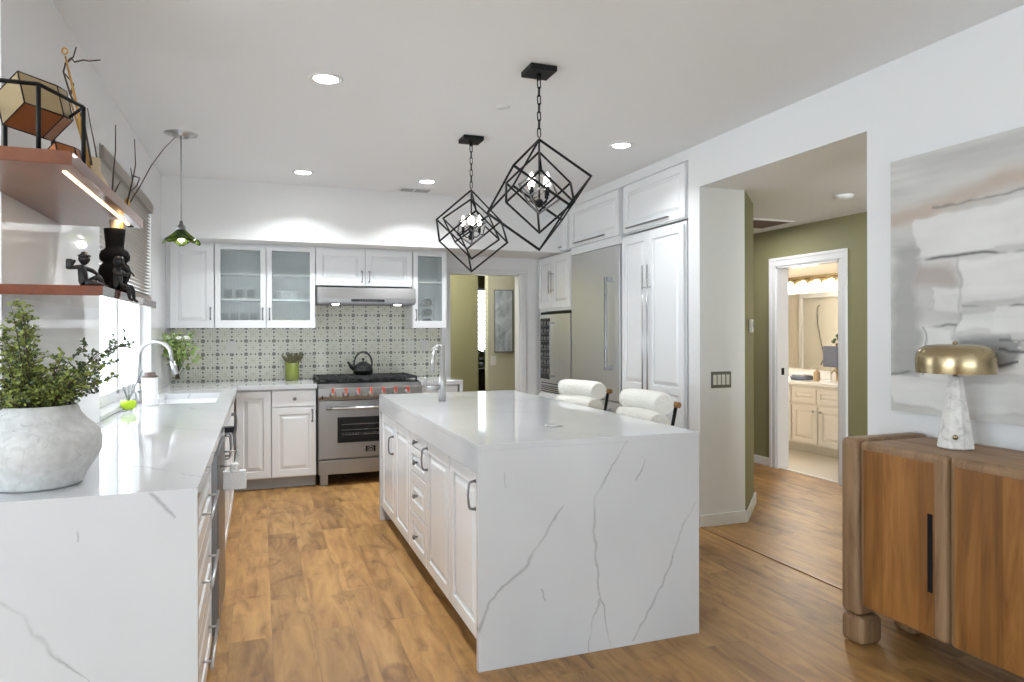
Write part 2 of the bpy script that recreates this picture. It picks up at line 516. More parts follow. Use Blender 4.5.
M['boucle'] = mat('cream_boucle', (0.84, 0.82, 0.75), 0.9, bump=(55, 0.7, 0.012), sheen=0.3)
M['dowel'] = mat('walnut_dowel', (0.30, 0.15, 0.05), 0.4)
M['pot'] = None
M['leaf'] = mat('fern_leaf', (0.26, 0.31, 0.06), 0.55)
M['leaf2'] = mat('dark_leaf', (0.07, 0.10, 0.04), 0.5)
M['leaf3'] = mat('pale_leaf', (0.30, 0.42, 0.12), 0.5)
M['stem'] = mat('brown_stem', (0.06, 0.035, 0.015), 0.6)
M['soil'] = mat('dark_soil', (0.03, 0.022, 0.015), 0.9, bump=(50, 0.8, 0.01))
M['twig'] = mat('dark_twig', (0.07, 0.045, 0.035), 0.7, bump=(60, 0.5, 0.004))
M['drift'] = mat('pale_wood', (0.55, 0.42, 0.27), 0.7)
M['ceramic_black'] = mat('matte_black_ceramic', (0.004, 0.004, 0.004), 0.8, spec=0.15)
M['bronze_dark'] = mat('dark_bronze', (0.010, 0.010, 0.011), 0.4, spec=0.4)
M['enamel'] = mat('black_enamel', (0.01, 0.012, 0.011), 0.08)
M['greenpot'] = mat('olive_green_glaze', (0.22, 0.26, 0.055), 0.25)
M['flower'] = mat('white_petal', (0.85, 0.87, 0.78), 0.6)
M['clear'] = glass_mat('clear_glass')
M['vaseglass'] = glass_mat('cut_glass', (0.97, 0.98, 0.98), 0.06)
M['reeded'] = glass_mat('reeded_glass', (0.96, 0.99, 0.99), 0.1, True)
M['oil'] = mat('lime_oil', (0.42, 0.62, 0.02), 0.1, emit=None)
M['reed'] = mat('grey_reed', (0.20, 0.21, 0.23), 0.7)
M['towel'] = mat('white_cloth', (0.78, 0.78, 0.78), 0.9, bump=(120, 0.4, 0.003))
M['blue'] = mat('slate_blue_cloth', (0.16, 0.18, 0.25), 0.9, bump=(120, 0.4, 0.003))
M['plastic'] = mat('ivory_plastic', (0.72, 0.71, 0.66), 0.35)
M['greyplate'] = mat('grey_metal_plate', (0.20, 0.20, 0.20), 0.4, 0.3)
M['wicker'] = mat('blind_slat', (0.30, 0.26, 0.22), 0.5)
M['led'] = mat('led_lens', (1, 1, 1), 0.4, emit=(1, 0.97, 0.9), estr=14)
M['ledwarm'] = mat('led_strip', (1, 1, 1), 0.4, emit=(1, 0.72, 0.40), estr=3)
M['bulb'] = mat('lit_bulb', (1, 1, 1), 0.3, emit=(1, 0.95, 0.85), estr=9)
M['bathbulb'] = mat('frosted_shade_lit', (1, 1, 1), 0.3, emit=(1, 0.90, 0.72), estr=7)
M['redled'] = mat('orange_red_indicator', (0.75, 0.09, 0.03), 0.35)
M['toe'] = mat('grey_toe_kick', (0.42, 0.42, 0.42), 0.5)
M['vent'] = mat('brown_grille', (0.16, 0.10, 0.07), 0.6)
M['mirror'] = mat('mirror_silver', (0.85, 0.85, 0.83), 0.02, 1.0)
M['bathtile'] = mat('pale_bath_tile', (0.60, 0.55, 0.46), 0.3)

# ------------------------------------------------------------------ the setting
XW = 2.915      # kitchen right wall plane
XL = -0.77      # kitchen left wall plane
YB = 7.08       # back wall
ZC = 2.70       # ceiling
b = NB(); box(b, -4.6, 7.2, -4.7, 2.76, -0.08, 0); box(b, XL - .14, 7.2, 2.76, 12.2, -0.08, 0); struct('floor', b, M['floor'])
struct('patio_ground', box(NB(), -9.0, XL - .14, 2.76, 14.0, -0.14, -.06), mat('pale_concrete', (.62, .61, .58), .8, bump=(30, .3, .004)))
b = NB(); box(b, -4.6, XW + 0.38, -4.7, 2.76, ZC, ZC + 0.1); box(b, XL - .14, XW + 0.38, 2.76, YB + .12, ZC, ZC + 0.1); struct('ceiling', b, M['ceiling'])
# back wall with doorway x 1.87..2.67 z..2.0
b = NB(); box(b, XL - 0.15, 1.885, YB, YB + 0.12, 0, ZC); box(b, 2.70, 3.6, YB, YB + 0.12, 0, ZC); box(b, 1.885, 2.70, YB, YB + 0.12, 2.02, ZC)
struct('wall_back', b, M['wall'])
struct('soffit', box(NB(), XL, 3.42, 6.45, YB, 2.19, ZC), M['wall'])
b = NB()
box(b, 1.885, 1.905, YB - .004, YB + 0.13, 0, 2.02); box(b, 2.68, 2.70, YB - .004, YB + 0.13, 0, 2.02); box(b, 1.885, 2.70, YB - .004, YB + .13, 2.0, 2.02)
box(b, 1.80, 1.885, YB - 0.018, YB, 0, 2.03, .004); box(b, 2.70, 2.76, YB - 0.018, YB, 0, 2.03, .004); box(b, 1.78, 2.78, YB - 0.022, YB, 2.02, 2.055, .004)
struct('trim_1', b, M['trim'])
# left wall: from y 2.62 to back; window opening y 4.06..5.86, z 0.99..2.36
b = NB()
box(b, XL - 0.14, XL, 2.62, 4.06, 0, ZC); box(b, XL - 0.14, XL, 5.86, YB, 0, ZC); box(b, XL - 0.14, XL, 4.06, 5.86, 0, 0.95); box(b, XL - 0.14, XL, 4.06, 5.86, 2.36, ZC)
M['slabwall'] = mat('glossy_white_wall', (0.82, 0.82, 0.82), 0.035, spec=0.6)
struct('wall_left', b, M['slabwall'])
# living side behind the camera
b = NB(); box(b, -4.6, -4.45, -4.7, 2.62, 0, ZC)
struct('wall_living_left', b, M['wall'])
struct('wall_living_far', box(NB(), -4.6, XL - .14, 2.62, 2.76, 0, ZC), M['wall'])
b = NB(); box(b, -4.6, 6.2, -4.7, -4.55, 0, ZC); struct('wall_rear', b, M['wall'])
# right wall (near part) with the wide opening y 2.676..4.12 head 2.41
b = NB()
box(b, XW, XW + 0.38, -4.7, 2.676, 0, ZC); box(b, XW, XW + 0.38, 2.676, 4.10, 2.41, ZC)
box(b, XW, 3.30, 4.10, 4.235, 0, ZC)
box(b, XW, XW + .38, 4.235, YB, 2.62, ZC)
struct('wall_right', b, M['wall'])
# green angled wall beyond the pillar and hall walls
b = NB(); prism(b, [(3.302, 4.102), (3.74, 4.54), (3.74, 4.68), (3.45, 4.68), (3.302, 4.30)], 'z', 0, 2.41)
struct('wall_hall_angled', b, M['green'])
b = NB(); T0 = (3.302, 4.10)
prism(b, [(XW + .001, 4.10), (3.302, 4.10), (3.302, 4.086), (XW + .001, 4.086)], 'z', 0, 0.085, .002)
prism(b, [(3.300, 4.088), (3.312, 4.084), (3.755, 4.527), (3.743, 4.541)], 'z', 0, 0.085, .002)
box(b, XW - .014, XW, 4.086, 4.235, 0, 0.085, .002)
struct('baseboard_pillar', b, M['trim'])
HX = 4.9
b = NB(); DY0, DY1, DZ = 4.79, 5.60, 2.03
box(b, HX, HX + .12, 0.9, DY0, 0, 2.46); box(b, HX, HX + .12, DY1, 8.5, 0, 2.46); box(b, HX, HX + .12, DY0, DY1, DZ, 2.46)
struct('wall_hall', b, M['green'])
b = NB(); box(b, 3.3, HX, 8.2, 8.3, 0, 2.46); struct('wall_hall_end', b, M['green'])
b = NB(); box(b, 3.3, HX, 0.8, 0.9, 0, 2.46); struct('wall_hall_near', b, M['green'])
b = NB(); box(b, 3.295, HX + .1, 0.8, 8.3, 2.405, 2.47); struct('ceiling_hall', b, M['ceiling']); struct('ceiling_opening', box(NB(), XW + .002, 3.294, 2.68, 4.1, 2.40, 2.4099), M['ceiling'])
b = NB(); box(b, HX - .014, HX, 5.69, 8.2, 0, .085, .003); box(b, HX - .014, HX, .9, 4.70, 0, .085, .003)
struct('baseboard_hall', b, M['trim'])
b = NB()
for y0, y1, q0, q1 in ((DY0 - .085, DY0, DY0 - .085, DY0 - .055), (DY1, DY1 + .085, DY1 + .055, DY1 + .085)):
    box(b, HX - .02, HX, y0, y1, 0, DZ, .003); box(b, HX - .027, HX - .0205, q0, q1, 0, DZ + .055, .003)
box(b, HX - .021, HX, DY0 - .085, DY1 + .085, DZ, DZ + .085, .003)
box(b, HX - .028, HX - .0215, DY0 - .085, DY1 + .085, DZ + .056, DZ + .085, .003)
box(b, HX - .01, HX + .13, DY1 - .018, DY1, 0, DZ); box(b, HX - .01, HX + .13, DY0, DY0 + .018, 0, DZ); box(b, HX - .01, HX + .13, DY0, DY1, DZ - .018, DZ)
struct('trim_2', b, M['trim'])
# threshold strips
struct('trim_3', box(NB(), XW - .01, XW + .035, 2.68, 4.085, 0, .006, .002), M['dowel'])
struct('trim_4', box(NB(), HX + .02, HX + .06, DY0 + .02, DY1 - .02, 0, .008, .002), M['bathcab'])
# bathroom shell
b = NB(); box(b, 6.35, 6.45, 3.5, 8.6, 0, 2.46); struct('wall_bathroom_right', b, M['beige'])
b = NB(); box(b, HX + .12, 6.35, 8.5, 8.6, 0, 2.46); struct('wall_bathroom_back', b, M['beige'])
b = NB(); box(b, HX + .12, 6.35, 3.5, 3.6, 0, 2.46); struct('wall_bathroom_front', b, M['beige'])
b = NB(); box(b, HX + .121, HX + .131, 3.6, DY0, 0.007, 2.40); box(b, HX + .121, HX + .131, DY1, 8.5, 0.007, 2.40); box(b, HX + .121, HX + .131, DY0, DY1, DZ, 2.40)
struct('wall_bathroom_left', b, M['beige'])
struct('ceiling_bathroom', box(NB(), HX + .1, 6.45, 3.5, 8.6, 2.40, 2.47), M['ceiling'])
struct('floor_bathroom', box(NB(), HX + .05, 6.35, 3.6, 8.5, 0.0, 0.006), M['bathtile'])
# room beyond the back doorway
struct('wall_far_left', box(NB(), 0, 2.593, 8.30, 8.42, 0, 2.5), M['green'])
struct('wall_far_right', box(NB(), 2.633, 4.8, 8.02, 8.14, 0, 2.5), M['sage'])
b = NB(); box(b, 0.0, 3.05, 11.0, 11.12, 0, 2.5); box(b, 4.1, 4.8, 11.0, 11.12, 0, 2.5); box(b, 3.05, 4.1, 11.0, 11.12, 0, 1.02); box(b, 3.05, 4.1, 11.0, 11.12, 2.12, 2.5)
struct('wall_far_end', b, M['green'])
struct('ceiling_far', box(NB(), -.2, 5.6, YB + .12, 12.2, 2.5, 2.6), M['ceiling'])
struct('wall_far_side_left', box(NB(), -.2, 0, YB + .12, 11.1, 0, 2.6), M['green'])
struct('wall_far_side_right', box(NB(), 4.78, 4.88, 8.6, 11.1, 0, 2.6), M['green'])

# ------------------------------------------------------------------ windows
# kitchen window (left wall): jambs, mullion, panes; slatted blind pulled part way down
b = NB()
x0, x1 = XL - 0.13, XL - 0.07
box(b, x0, x1, 4.06, 4.11, .99, 2.36, .004); box(b, x0, x1, 5.81, 5.86, .99, 2.36, .004)
box(b, x0, x1, 4.06, 5.86, .95, 1.02, .004); box(b, x0, x1, 4.06, 5.86, 2.31, 2.36, .004)
box(b, x0, x1, 4.93, 4.99, .99, 2.36, .004)
wf = obj('window_1', b, M['trim'], world=True); wf['kind'] = 'structure'
obj('window_pane', box(NB(), XL - .105, XL - .100, 4.10, 5.82, 1.01, 2.32), M['clear'], wf, world=True)
obj('window_sill', box(NB(), XL - .14, XL + .006, 4.06, 5.86, .921, .952, .006), M['quartz'], wf, world=True)
r = thing('window_blind', 'taupe slatted blind raised halfway up the kitchen window, behind the shelves', 'blind', (XL - .02, 4.96, 1.58))
b = NB()
for k in range(26):
    z = 1.66 + k * 0.0245
    box(b, -.022, .022, -.86, .86, z - 1.58 - .0015, z - 1.58 + .0015, M=Matrix.Translation((0, 0, 0)))
bmesh.ops.rotate(b, verts=b.verts[:], cent=(0, 0, 0), matrix=Matrix.Identity(3))
obj('slats', b, M['wicker'], r)
obj('bottom_rail', box(NB(), -.028, .028, -.865, .865, 0, .07, .005), M['wicker'], r)
obj('valance', box(NB(), -.03, .04, -.89, .89, .70, .77, .005), M['wicker'], r)
# far room window with shutters
b = NB()
box(b, 3.05, 3.10, 11.0, 11.06, 1.02, 2.12); box(b, 4.05, 4.10, 11.0, 11.06, 1.02, 2.12); box(b, 3.05, 4.10, 11.0, 11.06, 1.02, 1.06); box(b, 3.05, 4.10, 11.0, 11.06, 2.08, 2.12)
for k in range(13): box(b, 3.1, 4.05, 10.985, 11.045, 1.10 + k * .077, 1.118 + k * .077)
o = obj('window_2', b, M['trim'], world=True); o['kind'] = 'structure'
obj('window_pane', box(NB(), 3.06, 4.09, 11.07, 11.075, 1.03, 2.1), M['clear'], o, world=True)
# made-up window frames, unseen on the closed rear wall, to suit the fill
for k, (a0, a1) in enumerate(((-1.1, 0.2), (0.55, 1.85), (2.2, 3.5))):
    b = NB()
    box(b, a0, a0 + .06, -4.54, -4.48, .3, 2.4); box(b, a1 - .06, a1, -4.54, -4.48, .3, 2.4); box(b, a0, a1, -4.54, -4.48, .3, .36); box(b, a0, a1, -4.54, -4.48, 2.34, 2.4); box(b, a0, a1, -4.54, -4.5, 1.33, 1.37)
    o = obj('window_%d' % (3 + k), b, M['trim'], world=True); o['kind'] = 'structure'

# ------------------------------------------------------------------ cabinetry helpers
def door_bm(w, h, style='raised', t=0.02):
    """door facing -y, lower left corner at origin, face at y=-t"""
    b = NB(); fr = min(0.06, w * .24, h * .3)
    if style == 'glass':
        box(b, 0, .046, -t, 0, 0, h, .003); box(b, w - .046, w, -t, 0, 0, h, .003)
        box(b, .044, w - .044, -t, 0, 0, .072, .003); box(b, .044, w - .044, -t, 0, h - .034, h, .003)
        return b
    if style == 'flat' or h < .13:
        box(b, 0, w, -t, 0, 0, h, .003)
        return b
    box(b, 0, fr, -t, 0, 0, h, .003); box(b, w - fr, w, -t, 0, 0, h, .003)
    box(b, fr - .002, w - fr + .002, -t, 0, 0, fr, .003); box(b, fr - .002, w - fr + .002, -t, 0, h - fr, h, .003)
    if style == 'raised':
        rects = [(fr, h - fr)]
    elif style == 'pantry':
        rects = [(fr, h * .40 - fr / 2), (h * .40 + fr / 2, h - fr)]
        box(b, fr - .002, w - fr + .002, -t, 0, h * .40 - fr / 2, h * .40 + fr / 2, .003)
    elif style == 'glass':
        return b
    for z0, z1 in rects:
        box(b, fr - .002, w - fr + .002, -t * .45, 0, z0 - .002, z1 + .002)
        # raised field with sloping edges
        s = min(.028, (w - 2 * fr) * .3); g = .008
        o0 = (fr + g, z0 + g, w - fr - g, z1 - g); o1 = (fr + g + s, z0 + g + s, w - fr - g - s, z1 - g - s)
        yo, yi = -t * .5, -t * .95
        A = [b.verts.new((o0[i], yo, o0[j])) for i, j in ((0, 1), (2, 1), (2, 3), (0, 3))]
        B = [b.verts.new((o1[i], yi, o1[j])) for i, j in ((0, 1), (2, 1), (2, 3), (0, 3))]
        for k in range(4): b.faces.new((A[k], A[(k + 1) % 4], B[(k + 1) % 4], B[k]))
        b.faces.new(B)
    return b


def pull_bm(L, vertical=True, style='arch', out=.032):
    b = NB(); pts = []
    if style == 'arch':
        n = 10
        prof = [(-.5, 0), (-.5, .45), (-.47, .8), (-.36, .95), (0, 1.05), (.36, .95), (.47, .8), (.5, .45), (.5, 0)]
        pts = [(p * L, -q * out) for p, q in prof]
        P3 = [(0, y, z) if vertical else (z, y, 0) for z, y in pts]
        tube(b, P3, [.0065, .006, .0055, .005, .0045, .005, .0055, .006, .0065], 8)
        for e in (-.5, .5):
            c = (0, -.003, e * L) if vertical else (e * L, -.003, 0)
            box(b, c[0] - .008, c[0] + .008, -.004, 0, c[2] - .008, c[2] + .008, .002)
    elif style == 'bar':
        a, c = ((0, -out, -L / 2), (0, -out, L / 2)) if vertical else ((-L / 2, -out, 0), (L / 2, -out, 0))
        cyl(b, a, c, .006, 12)
        for e in (-.36, .36):
            q = (0, 0, e * L) if vertical else (e * L, 0, 0)
            cyl(b, (q[0], 0, q[2]), (q[0], -out, q[2]), .0045, 8)
    elif style == 'square':
        if vertical: box(b, -.009, .009, -out - .012, -out, -L / 2, L / 2, .002)
        else: box(b, -L / 2, L / 2, -out - .012, -out, -.009, .009, .002)
        for e in (-.5, .5):
            zz = e * (L - .025)
            if vertical: box(b, -.009, .009, -out, 0, zz - .010, zz + .010, .002)
            else: box(b, zz - .010, zz + .010, -out, 0, -.009, .009, .002)
    elif style == 'edge':   # slim dark line pull lying flat
        box(b, -L / 2, L / 2, -.024, 0, -.004, .004, .001)
    elif style == 'knob':
        lathe(b, [(0, 0), (.006, 0), (.005, .012), (.013, .016), (.016, .022), (.013, .028), (0, .030)], n=20, M=Matrix.Rotation(PI / 2, 4, 'X'))
    return b


def fronts(root, specs, m=None):
    """specs: (name, x0, x1, z0, z1, style, handle) handle=(name, style, dx, dz, L, vertical, material)"""
    for s in specs:
        name, x0, x1, z0, z1, style, hd = s
        d = obj(name, door_bm(x1 - x0, z1 - z0, style), m or M['cab'], root, loc=(x0, 0, z0))
        if style == 'glass':
            obj('glass_pane', box(NB(), .042, x1 - x0 - .042, -.012, -.008, .068, z1 - z0 - .030), M['reeded'], d)
        if hd:
            hn, hs, dx, dz, L, vert, hm = hd
            obj(hn, pull_bm(L, vert, hs), M[hm], d, loc=(dx, -.02, dz))


def cabinet(name, label, cat, loc, rz, w, h, d, specs, toe=0.0, group=None, top=True):
    r = thing(name, label, cat, loc, rz, group)
    obj('body', box(NB(), 0, w, 0.001, d, toe, h, .001), M['cab'], r)
    if toe: obj('toe_kick', box(NB(), 0, w, .07, .09, 0, toe), M['toe'], r)
    fronts(r, specs)
    return r


G = .004
R_, L_ = -PI / 2, PI / 2      # facing -x ; facing +x

# ------------------------------------------------------------------ back run (faces camera)
YF = 6.40   # face of base carcass (doors stand 2 cm proud)
def arch(dx, dz, L=.10, v=True, m='nickel_dark'): return ('handle', 'arch', dx, dz, L, v, m)
cabinet('base_cabinet', 'white base cabinet with one plain raised-panel door in the left corner beside the drawer cabinet', 'cabinet', (-.19, YF, 0), 0, .288, .875, .66,
        [('door', G, .288 - G, .11, .865, 'raised', None)], toe=.10)
cabinet('base_cabinet', 'white base cabinet with a top drawer and a door just left of the range', 'cabinet', (.10, YF, 0), 0, .378, .875, .66,
        [('drawer', G, .378 - G, .725, .865, 'flat', ('knob', 'knob', .19, .07, 0, True, 'nickel_dark')), ('door', G, .378 - G, .11, .715, 'raised', arch(.34, .53, .1))], toe=.10)
cabinet('base_cabinet', 'narrow white base cabinet right of the range under the short counter', 'cabinet', (1.432, YF, 0), 0, .36, .875, .66,
        [('drawer', G, .36 - G, .725, .865, 'flat', ('knob', 'knob', .18, .07, 0, True, 'nickel_dark')), ('door', G, .36 - G, .11, .715, 'raised', arch(.04, .53, .1))], toe=.10)
# counters
b = NB(); box(b, -.17, .483, 6.35, YB - .012, .88, .92, .003)
# left run top with the sink cut-out
SX0, SX1, SY0, SY1 = -.655, -.27, 4.92, 5.72
box(b, XL + .001, -.17, 2.24, SY0, .88, .92, 0); box(b, XL + .001, -.17, SY1, YB - .012, .88, .92, 0)
box(b, XL + .001, SX0, SY0, SY1, .88, .92, 0); box(b, SX1, -.17, SY0, SY1, .88, .92, 0)
box(b, -1.05, XL + .001, 2.24, 2.61, .88, .92, 0)
box(b, -1.05, -.17, 2.215, 2.24, 0, .92, .0015)
tag(obj('countertop', b, M['quartz_counter'], world=True), 'white veined quartz counter running from the waterfall end at left to the range', 'countertop')
b = NB(); box(b, 1.425, 1.83, 6.35, YB - .012, .88, .92, .003); box(b, 1.80, 1.83, 6.35, YB - .012, 0, .88, .002)
tag(obj('countertop', b, M['quartz'], world=True), 'short white quartz counter right of the range ending in a waterfall panel', 'countertop')
# backsplash tiles
b = NB(); box(b, XL + .002, 1.885 - .09, YB - .011, YB, .92, 1.42); box(b, .49, 1.44, YB - .011, YB, 1.42, 1.86)
tag(obj('tile_backsplash', b, M['tile'], None, world=True), 'small patterned cream and grey-green tile backsplash behind the range', 'backsplash')
for x in (-.25, 1.48, 1.62):
    o = thing('wall_outlet', {-.25: 'ivory outlet plate on the tiles left of the green crock', 1.48: 'ivory outlet plate on the tiles, left of the two beside the range', 1.62: 'ivory outlet plate on the tiles, right of the two, nearest the doorway'}[x], 'outlet', (x, YB - .0115, 1.24))
    obj('cover_plate', box(NB(), -.036, .036, -.006, 0, -.058, .058, .002), M['plastic'], o)
    for dz in (-.024, .024): obj('socket', box(NB(), -.015, .015, -.008, -.004, dz - .014, dz + .014, .003), M['plastic'], o)

# ------------------------------------------------------------------ upper cabinets
YU = 6.75; ZU0, ZU1 = 1.42, 2.188
cabinet('wall_cabinet', 'white solid-door wall cabinet in the left corner beside the window', 'cabinet', (XL + .002, YU, ZU0), 0, .39, ZU1 - ZU0, .328,
        [('door', .03, .386, 0, ZU1 - ZU0 - .02, 'raised', arch(.33, .13, .1))])
def glass_cabinet(label, x, wd, nd, hside):
    r = thing('wall_cabinet', label, 'cabinet', (x, YU, ZU0))
    H = ZU1 - ZU0; D = .316; t = .018
    b = NB(); box(b, 0, t, 0, D, 0, H); box(b, wd - t, wd, 0, D, 0, H); box(b, t, wd - t, 0, D, 0, .02); box(b, t, wd - t, 0, D, H - .03, H); box(b, t, wd - t, D - .01, D, .02, H - .03)
    if nd == 2: box(b, wd / 2 - .012, wd / 2 + .012, 0, D, .02, H - .03)
    obj('body', b, M['cab'], r)
    for z in ((.262, .50) if nd == 2 else (.46,)):
        obj('shelf', box(NB(), t, wd - t, .03, D - .01, z - .009, z + .009), M['cab'], r)
    dw = wd / nd
    sp = []
    for k in range(nd):
        hx = dw - G - .03 if (k == 0 and nd == 2) else .026
        sp.append(('door', k * dw + G, (k + 1) * dw - G, 0, H - .02, 'glass', arch(hx, .13, .1)))
    fronts(r, sp)
    return r
glass_cabinet('white wall cabinet with two reeded glass doors left of the range hood', -.375, .875, 2, 'c')
glass_cabinet('narrow white wall cabinet with one glass door right of the range hood', 1.43, .345, 1, 'l')
cabinet('wall_cabinet', 'low white two-door wall cabinet directly above the range hood', 'cabinet', (.503, YU, 1.825), 0, .924, ZU1 - 1.825, .328,
        [('door', G, .46, 0, .345, 'raised', arch(.425, .09, .1)), ('door', .464, .92, 0, .345, 'raised', arch(.035, .09, .1))])
# dishes inside
def tumbler(x, y, z, r_=.033, h=.10, label='', g=None, m='clear', name='drinking_glass'):
    b = NB(); lathe(b, [(0, 0), (r_ * .8, 0), (r_, h), (r_ - .003, h), (r_ * .8 - .003, .006), (0, .006)], n=20)
    return tag(obj(name, b, M[m], loc=(x, y, z)), label, 'glass', g)
zs = ZU0 + .021
for k in range(4):
    tumbler(-.30 + k * .085, 6.93, zs, .034, .12, 'clear tumbler on the bottom shelf behind the left reeded glass door', 'tumblers in the left glass cabinet', 'vaseglass')
for k in range(2):
    b = NB(); lathe(b, [(0, 0), (.035, 0), (.075, .06), (.071, .06), (.033, .006), (0, .006)], n=28)
    tag(obj('bowl', b, M['greenpot'], loc=(.20 + k * .15, 6.93, zs)), ['green bowl on the bottom shelf of the right glass door, nearer the handle', 'green bowl on the bottom shelf of the right glass door, nearer the range hood'][k], 'bowl')
z = ZU0 + .272
for k in range(6):
    b = NB(); lathe(b, [(0, 0), (.06, 0), (.125, .012), (.123, .014), (.06, .004), (0, .004)], n=32)
    tag(obj('plate', b, M['porcelain'], loc=(.27, 6.91, z + k * .012)), 'white plate in the stack on the middle shelf behind the second glass door', 'plate', 'stacked plates behind the second glass door')
for k in range(3):
    tumbler(-.27 + k * .1, 6.92, z, .036, .09, 'clear glass on the middle shelf behind the left reeded glass door', 'glasses on the middle shelf of the left glass cabinet', 'vaseglass')
for k in range(3):
    r0 = thing('wine_rack_bottle', ['lowest dark bottle lying in the narrow glass cabinet', 'middle dark bottle lying in the narrow glass cabinet', 'uppermost dark bottle lying in the narrow glass cabinet'][k], 'bottle', (1.60, 6.80, ZU0 + .06 + k * .10))
    b = NB(); lathe(b, [(0, 0), (.037, 0), (.037, .16), (.014, .20), (.014, .24), (0, .24)], n=20, M=Matrix.Rotation(-PI / 2, 4, 'X'))
    obj('bottle_body', b, M['enamel'], r0)
    b = NB(); lathe(b, [(.0142, .2), (.016, .2), (.016, .245), (0, .247)], n=16, M=Matrix.Rotation(-PI / 2, 4, 'X')); obj('cap', b, M['nickel_dark'], r0)
r0 = thing('wine_rack', 'silver wire rack standing in the narrow glass cabinet', 'rack', (1.60, 6.85, zs))
b = NB()
for sx in (-.06, .06):
    for yy in (-.04, .12): cyl(b, (sx, yy, 0), (sx, yy, .30), .004, 8)
for k in range(3):
    for sx in (-.06, .06): cyl(b, (sx, -.04, k * .1 + .02), (sx, .12, k * .1 + .02), .003, 6)
    for yy in (-.04, .12): tube(b, [(-.06, yy, k * .1 + .02), (0, yy, k * .1 - .003), (.06, yy, k * .1 + .02)], .003, 6)
obj('frame', b, M['chrome'], r0)

# ------------------------------------------------------------------ range hood
r = thing('range_hood', 'stainless steel under-cabinet range hood with a black control strip', 'hood', (.965, YU, 1.645))
b = NB(); prism(b, [(-.19, .012), (-.19, .055), (-.165, .155), (.31, .155), (.31, .012)], 'x', -.458, .458, .003); obj('canopy', b, M['steel'], r)
obj('underside', box(NB(), -.45, .45, -.18, .31, 0, .014, .002), M['nickel_dark'], r)
cp = obj('control_panel', box(NB(), -.155, .155, -.1935, -.188, .022, .045, .001), M['blackglass'], r)
b = NB()
for k in range(7): box(b, -.075 + k * .025 - .005, -.075 + k * .025 + .005, -.195, -.193, .031, .036)
obj('buttons', b, M['greyplate'], cp)
for x in (-.29, .29):
    b = NB(); lathe(b, [(0, -.006), (.028, -.006), (.034, 0), (.034, .004), (0, .004)], n=20); obj('lamp', b, M['led'], r, loc=(x, -.12, -.002))

# ------------------------------------------------------------------ range
r = thing('gas_range', 'stainless steel gas range with black grates and orange-marked knobs', 'range', (.954, 6.38, 0))
W2 = .462
obj('body', box(NB(), -W2, W2, .03, .68, .10, .905, .003), M['steel'], r)
b = NB(); prism(b, [(-.035, .775), (-.045, .80), (-.045, .875), (.03, .915), (.05, .915), (.05, .775)], 'x', -W2, W2, .003)
cp = obj('control_panel', b, M['steel'], r)
for k in range(7):
    x = -.335 + k * .112
    kb = NB(); lathe(kb, [(0, 0), (.030, 0), (.030, .006), (.023, .008), (.021, .036), (.018, .040), (0, .040)], n=28, M=Matrix.Rotation(PI / 2, 4, 'X'))
    kn = obj('knob', kb, M['chrome'], cp, loc=(x, -.046, .822))
    obj('indicator', box(NB(), -.007, .007, -.050, -.002, .006, .060, .003), M['redled'], kn, label='orange-red pointer')
obj('switch', box(NB(), -W2 + .03, -W2 + .042, -.050, -.04, .785, .815, .001), M['black'], cp)
d = obj('oven_door', box(NB(), -W2 + .004, W2 - .004, -.03, .03, .245, .765, .006), M['steel'], r)
b = NB(); box(b, -.295, .295, -.036, -.028, .385, .615, .004); obj('door_frame', b, M['black'], d)
obj('oven_window', box(NB(), -.275, .275, -.038, -.034, .40, .60, .002), M['blackglass'], d)
b = NB()
for zz in (.455, .50, .55):
    cyl(b, (-.26, -.0385, zz), (.26, -.0385, zz), .0015, 6)
for k in range(40): cyl(b, (-.255 + k * .013, -.0385, .455), (-.255 + k * .013, -.0385, .475), .001, 4)
obj('oven_rack', b, M['chrome'], d)
b = NB(); cyl(b, (-.40, -.085, .70), (.40, -.085, .70), .013, 14)
for sx in (-.37, .37): tube(b, [(sx, -.03, .70), (sx, -.085, .70)], .010, 10)
obj('handle', b, M['chrome'], d)
bd = obj('badge', box(NB(), -.045, .045, -.0335, -.029, .295, .345, .003), M['black'], d)
b = NB(); box(b, -.030, .030, -.0350, -.0330, .302, .308); tube(b, [(-.026, -.034, .315), (-.022, -.034, .332), (0, -.034, .337), (.022, -.034, .332), (.026, -.034, .315)], .003, 6); tube(b, [(-.012, -.034, .314), (0, -.034, .322), (.012, -.034, .314)], .003, 6)
obj('emblem', b, M['chrome'], bd)
obj('lower_panel', box(NB(), -W2 + .004, W2 - .004, -.03, .03, .105, .232, .004), M['steel'], r)
for sx in (-W2 + .055, W2 - .055):
    for yy in (.015, .58): obj('leg', box(NB(), sx - .035, sx + .035, yy, yy + .07, 0, .104, .004), M['steel'], r)
obj('cooktop', box(NB(), -W2, W2, .03, .66, .905, .925, .004), M['blackglass'], r)
for k in range(3):
    b = NB(); cx = -.305 + k * .305; w_ = .145
    for yy in (.06, .20, .35, .49, .63):
        box(b, cx - w_, cx + w_, yy - .008, yy + .008, .948, .965, .003)
    for xx in (-w_, -.05, .05, w_):
        box(b, cx + xx - .007, cx + xx + .007, .06, .63, .948, .965, .003)
    for xx in (-w_ + .005, w_ - .005):
        for yy in (.07, .62): box(b, cx + xx - .008, cx + xx + .008, yy - .008, yy + .008, .925, .950, .002)
    obj('grate', b, M['iron'], r)
    for yy in (.20, .49):
        b = NB(); lathe(b, [(0, 0), (.045, 0), (.045, .010), (.03, .016), (0, .016)], n=24); obj('burner', b, M['iron'], r, loc=(cx, yy, .925))

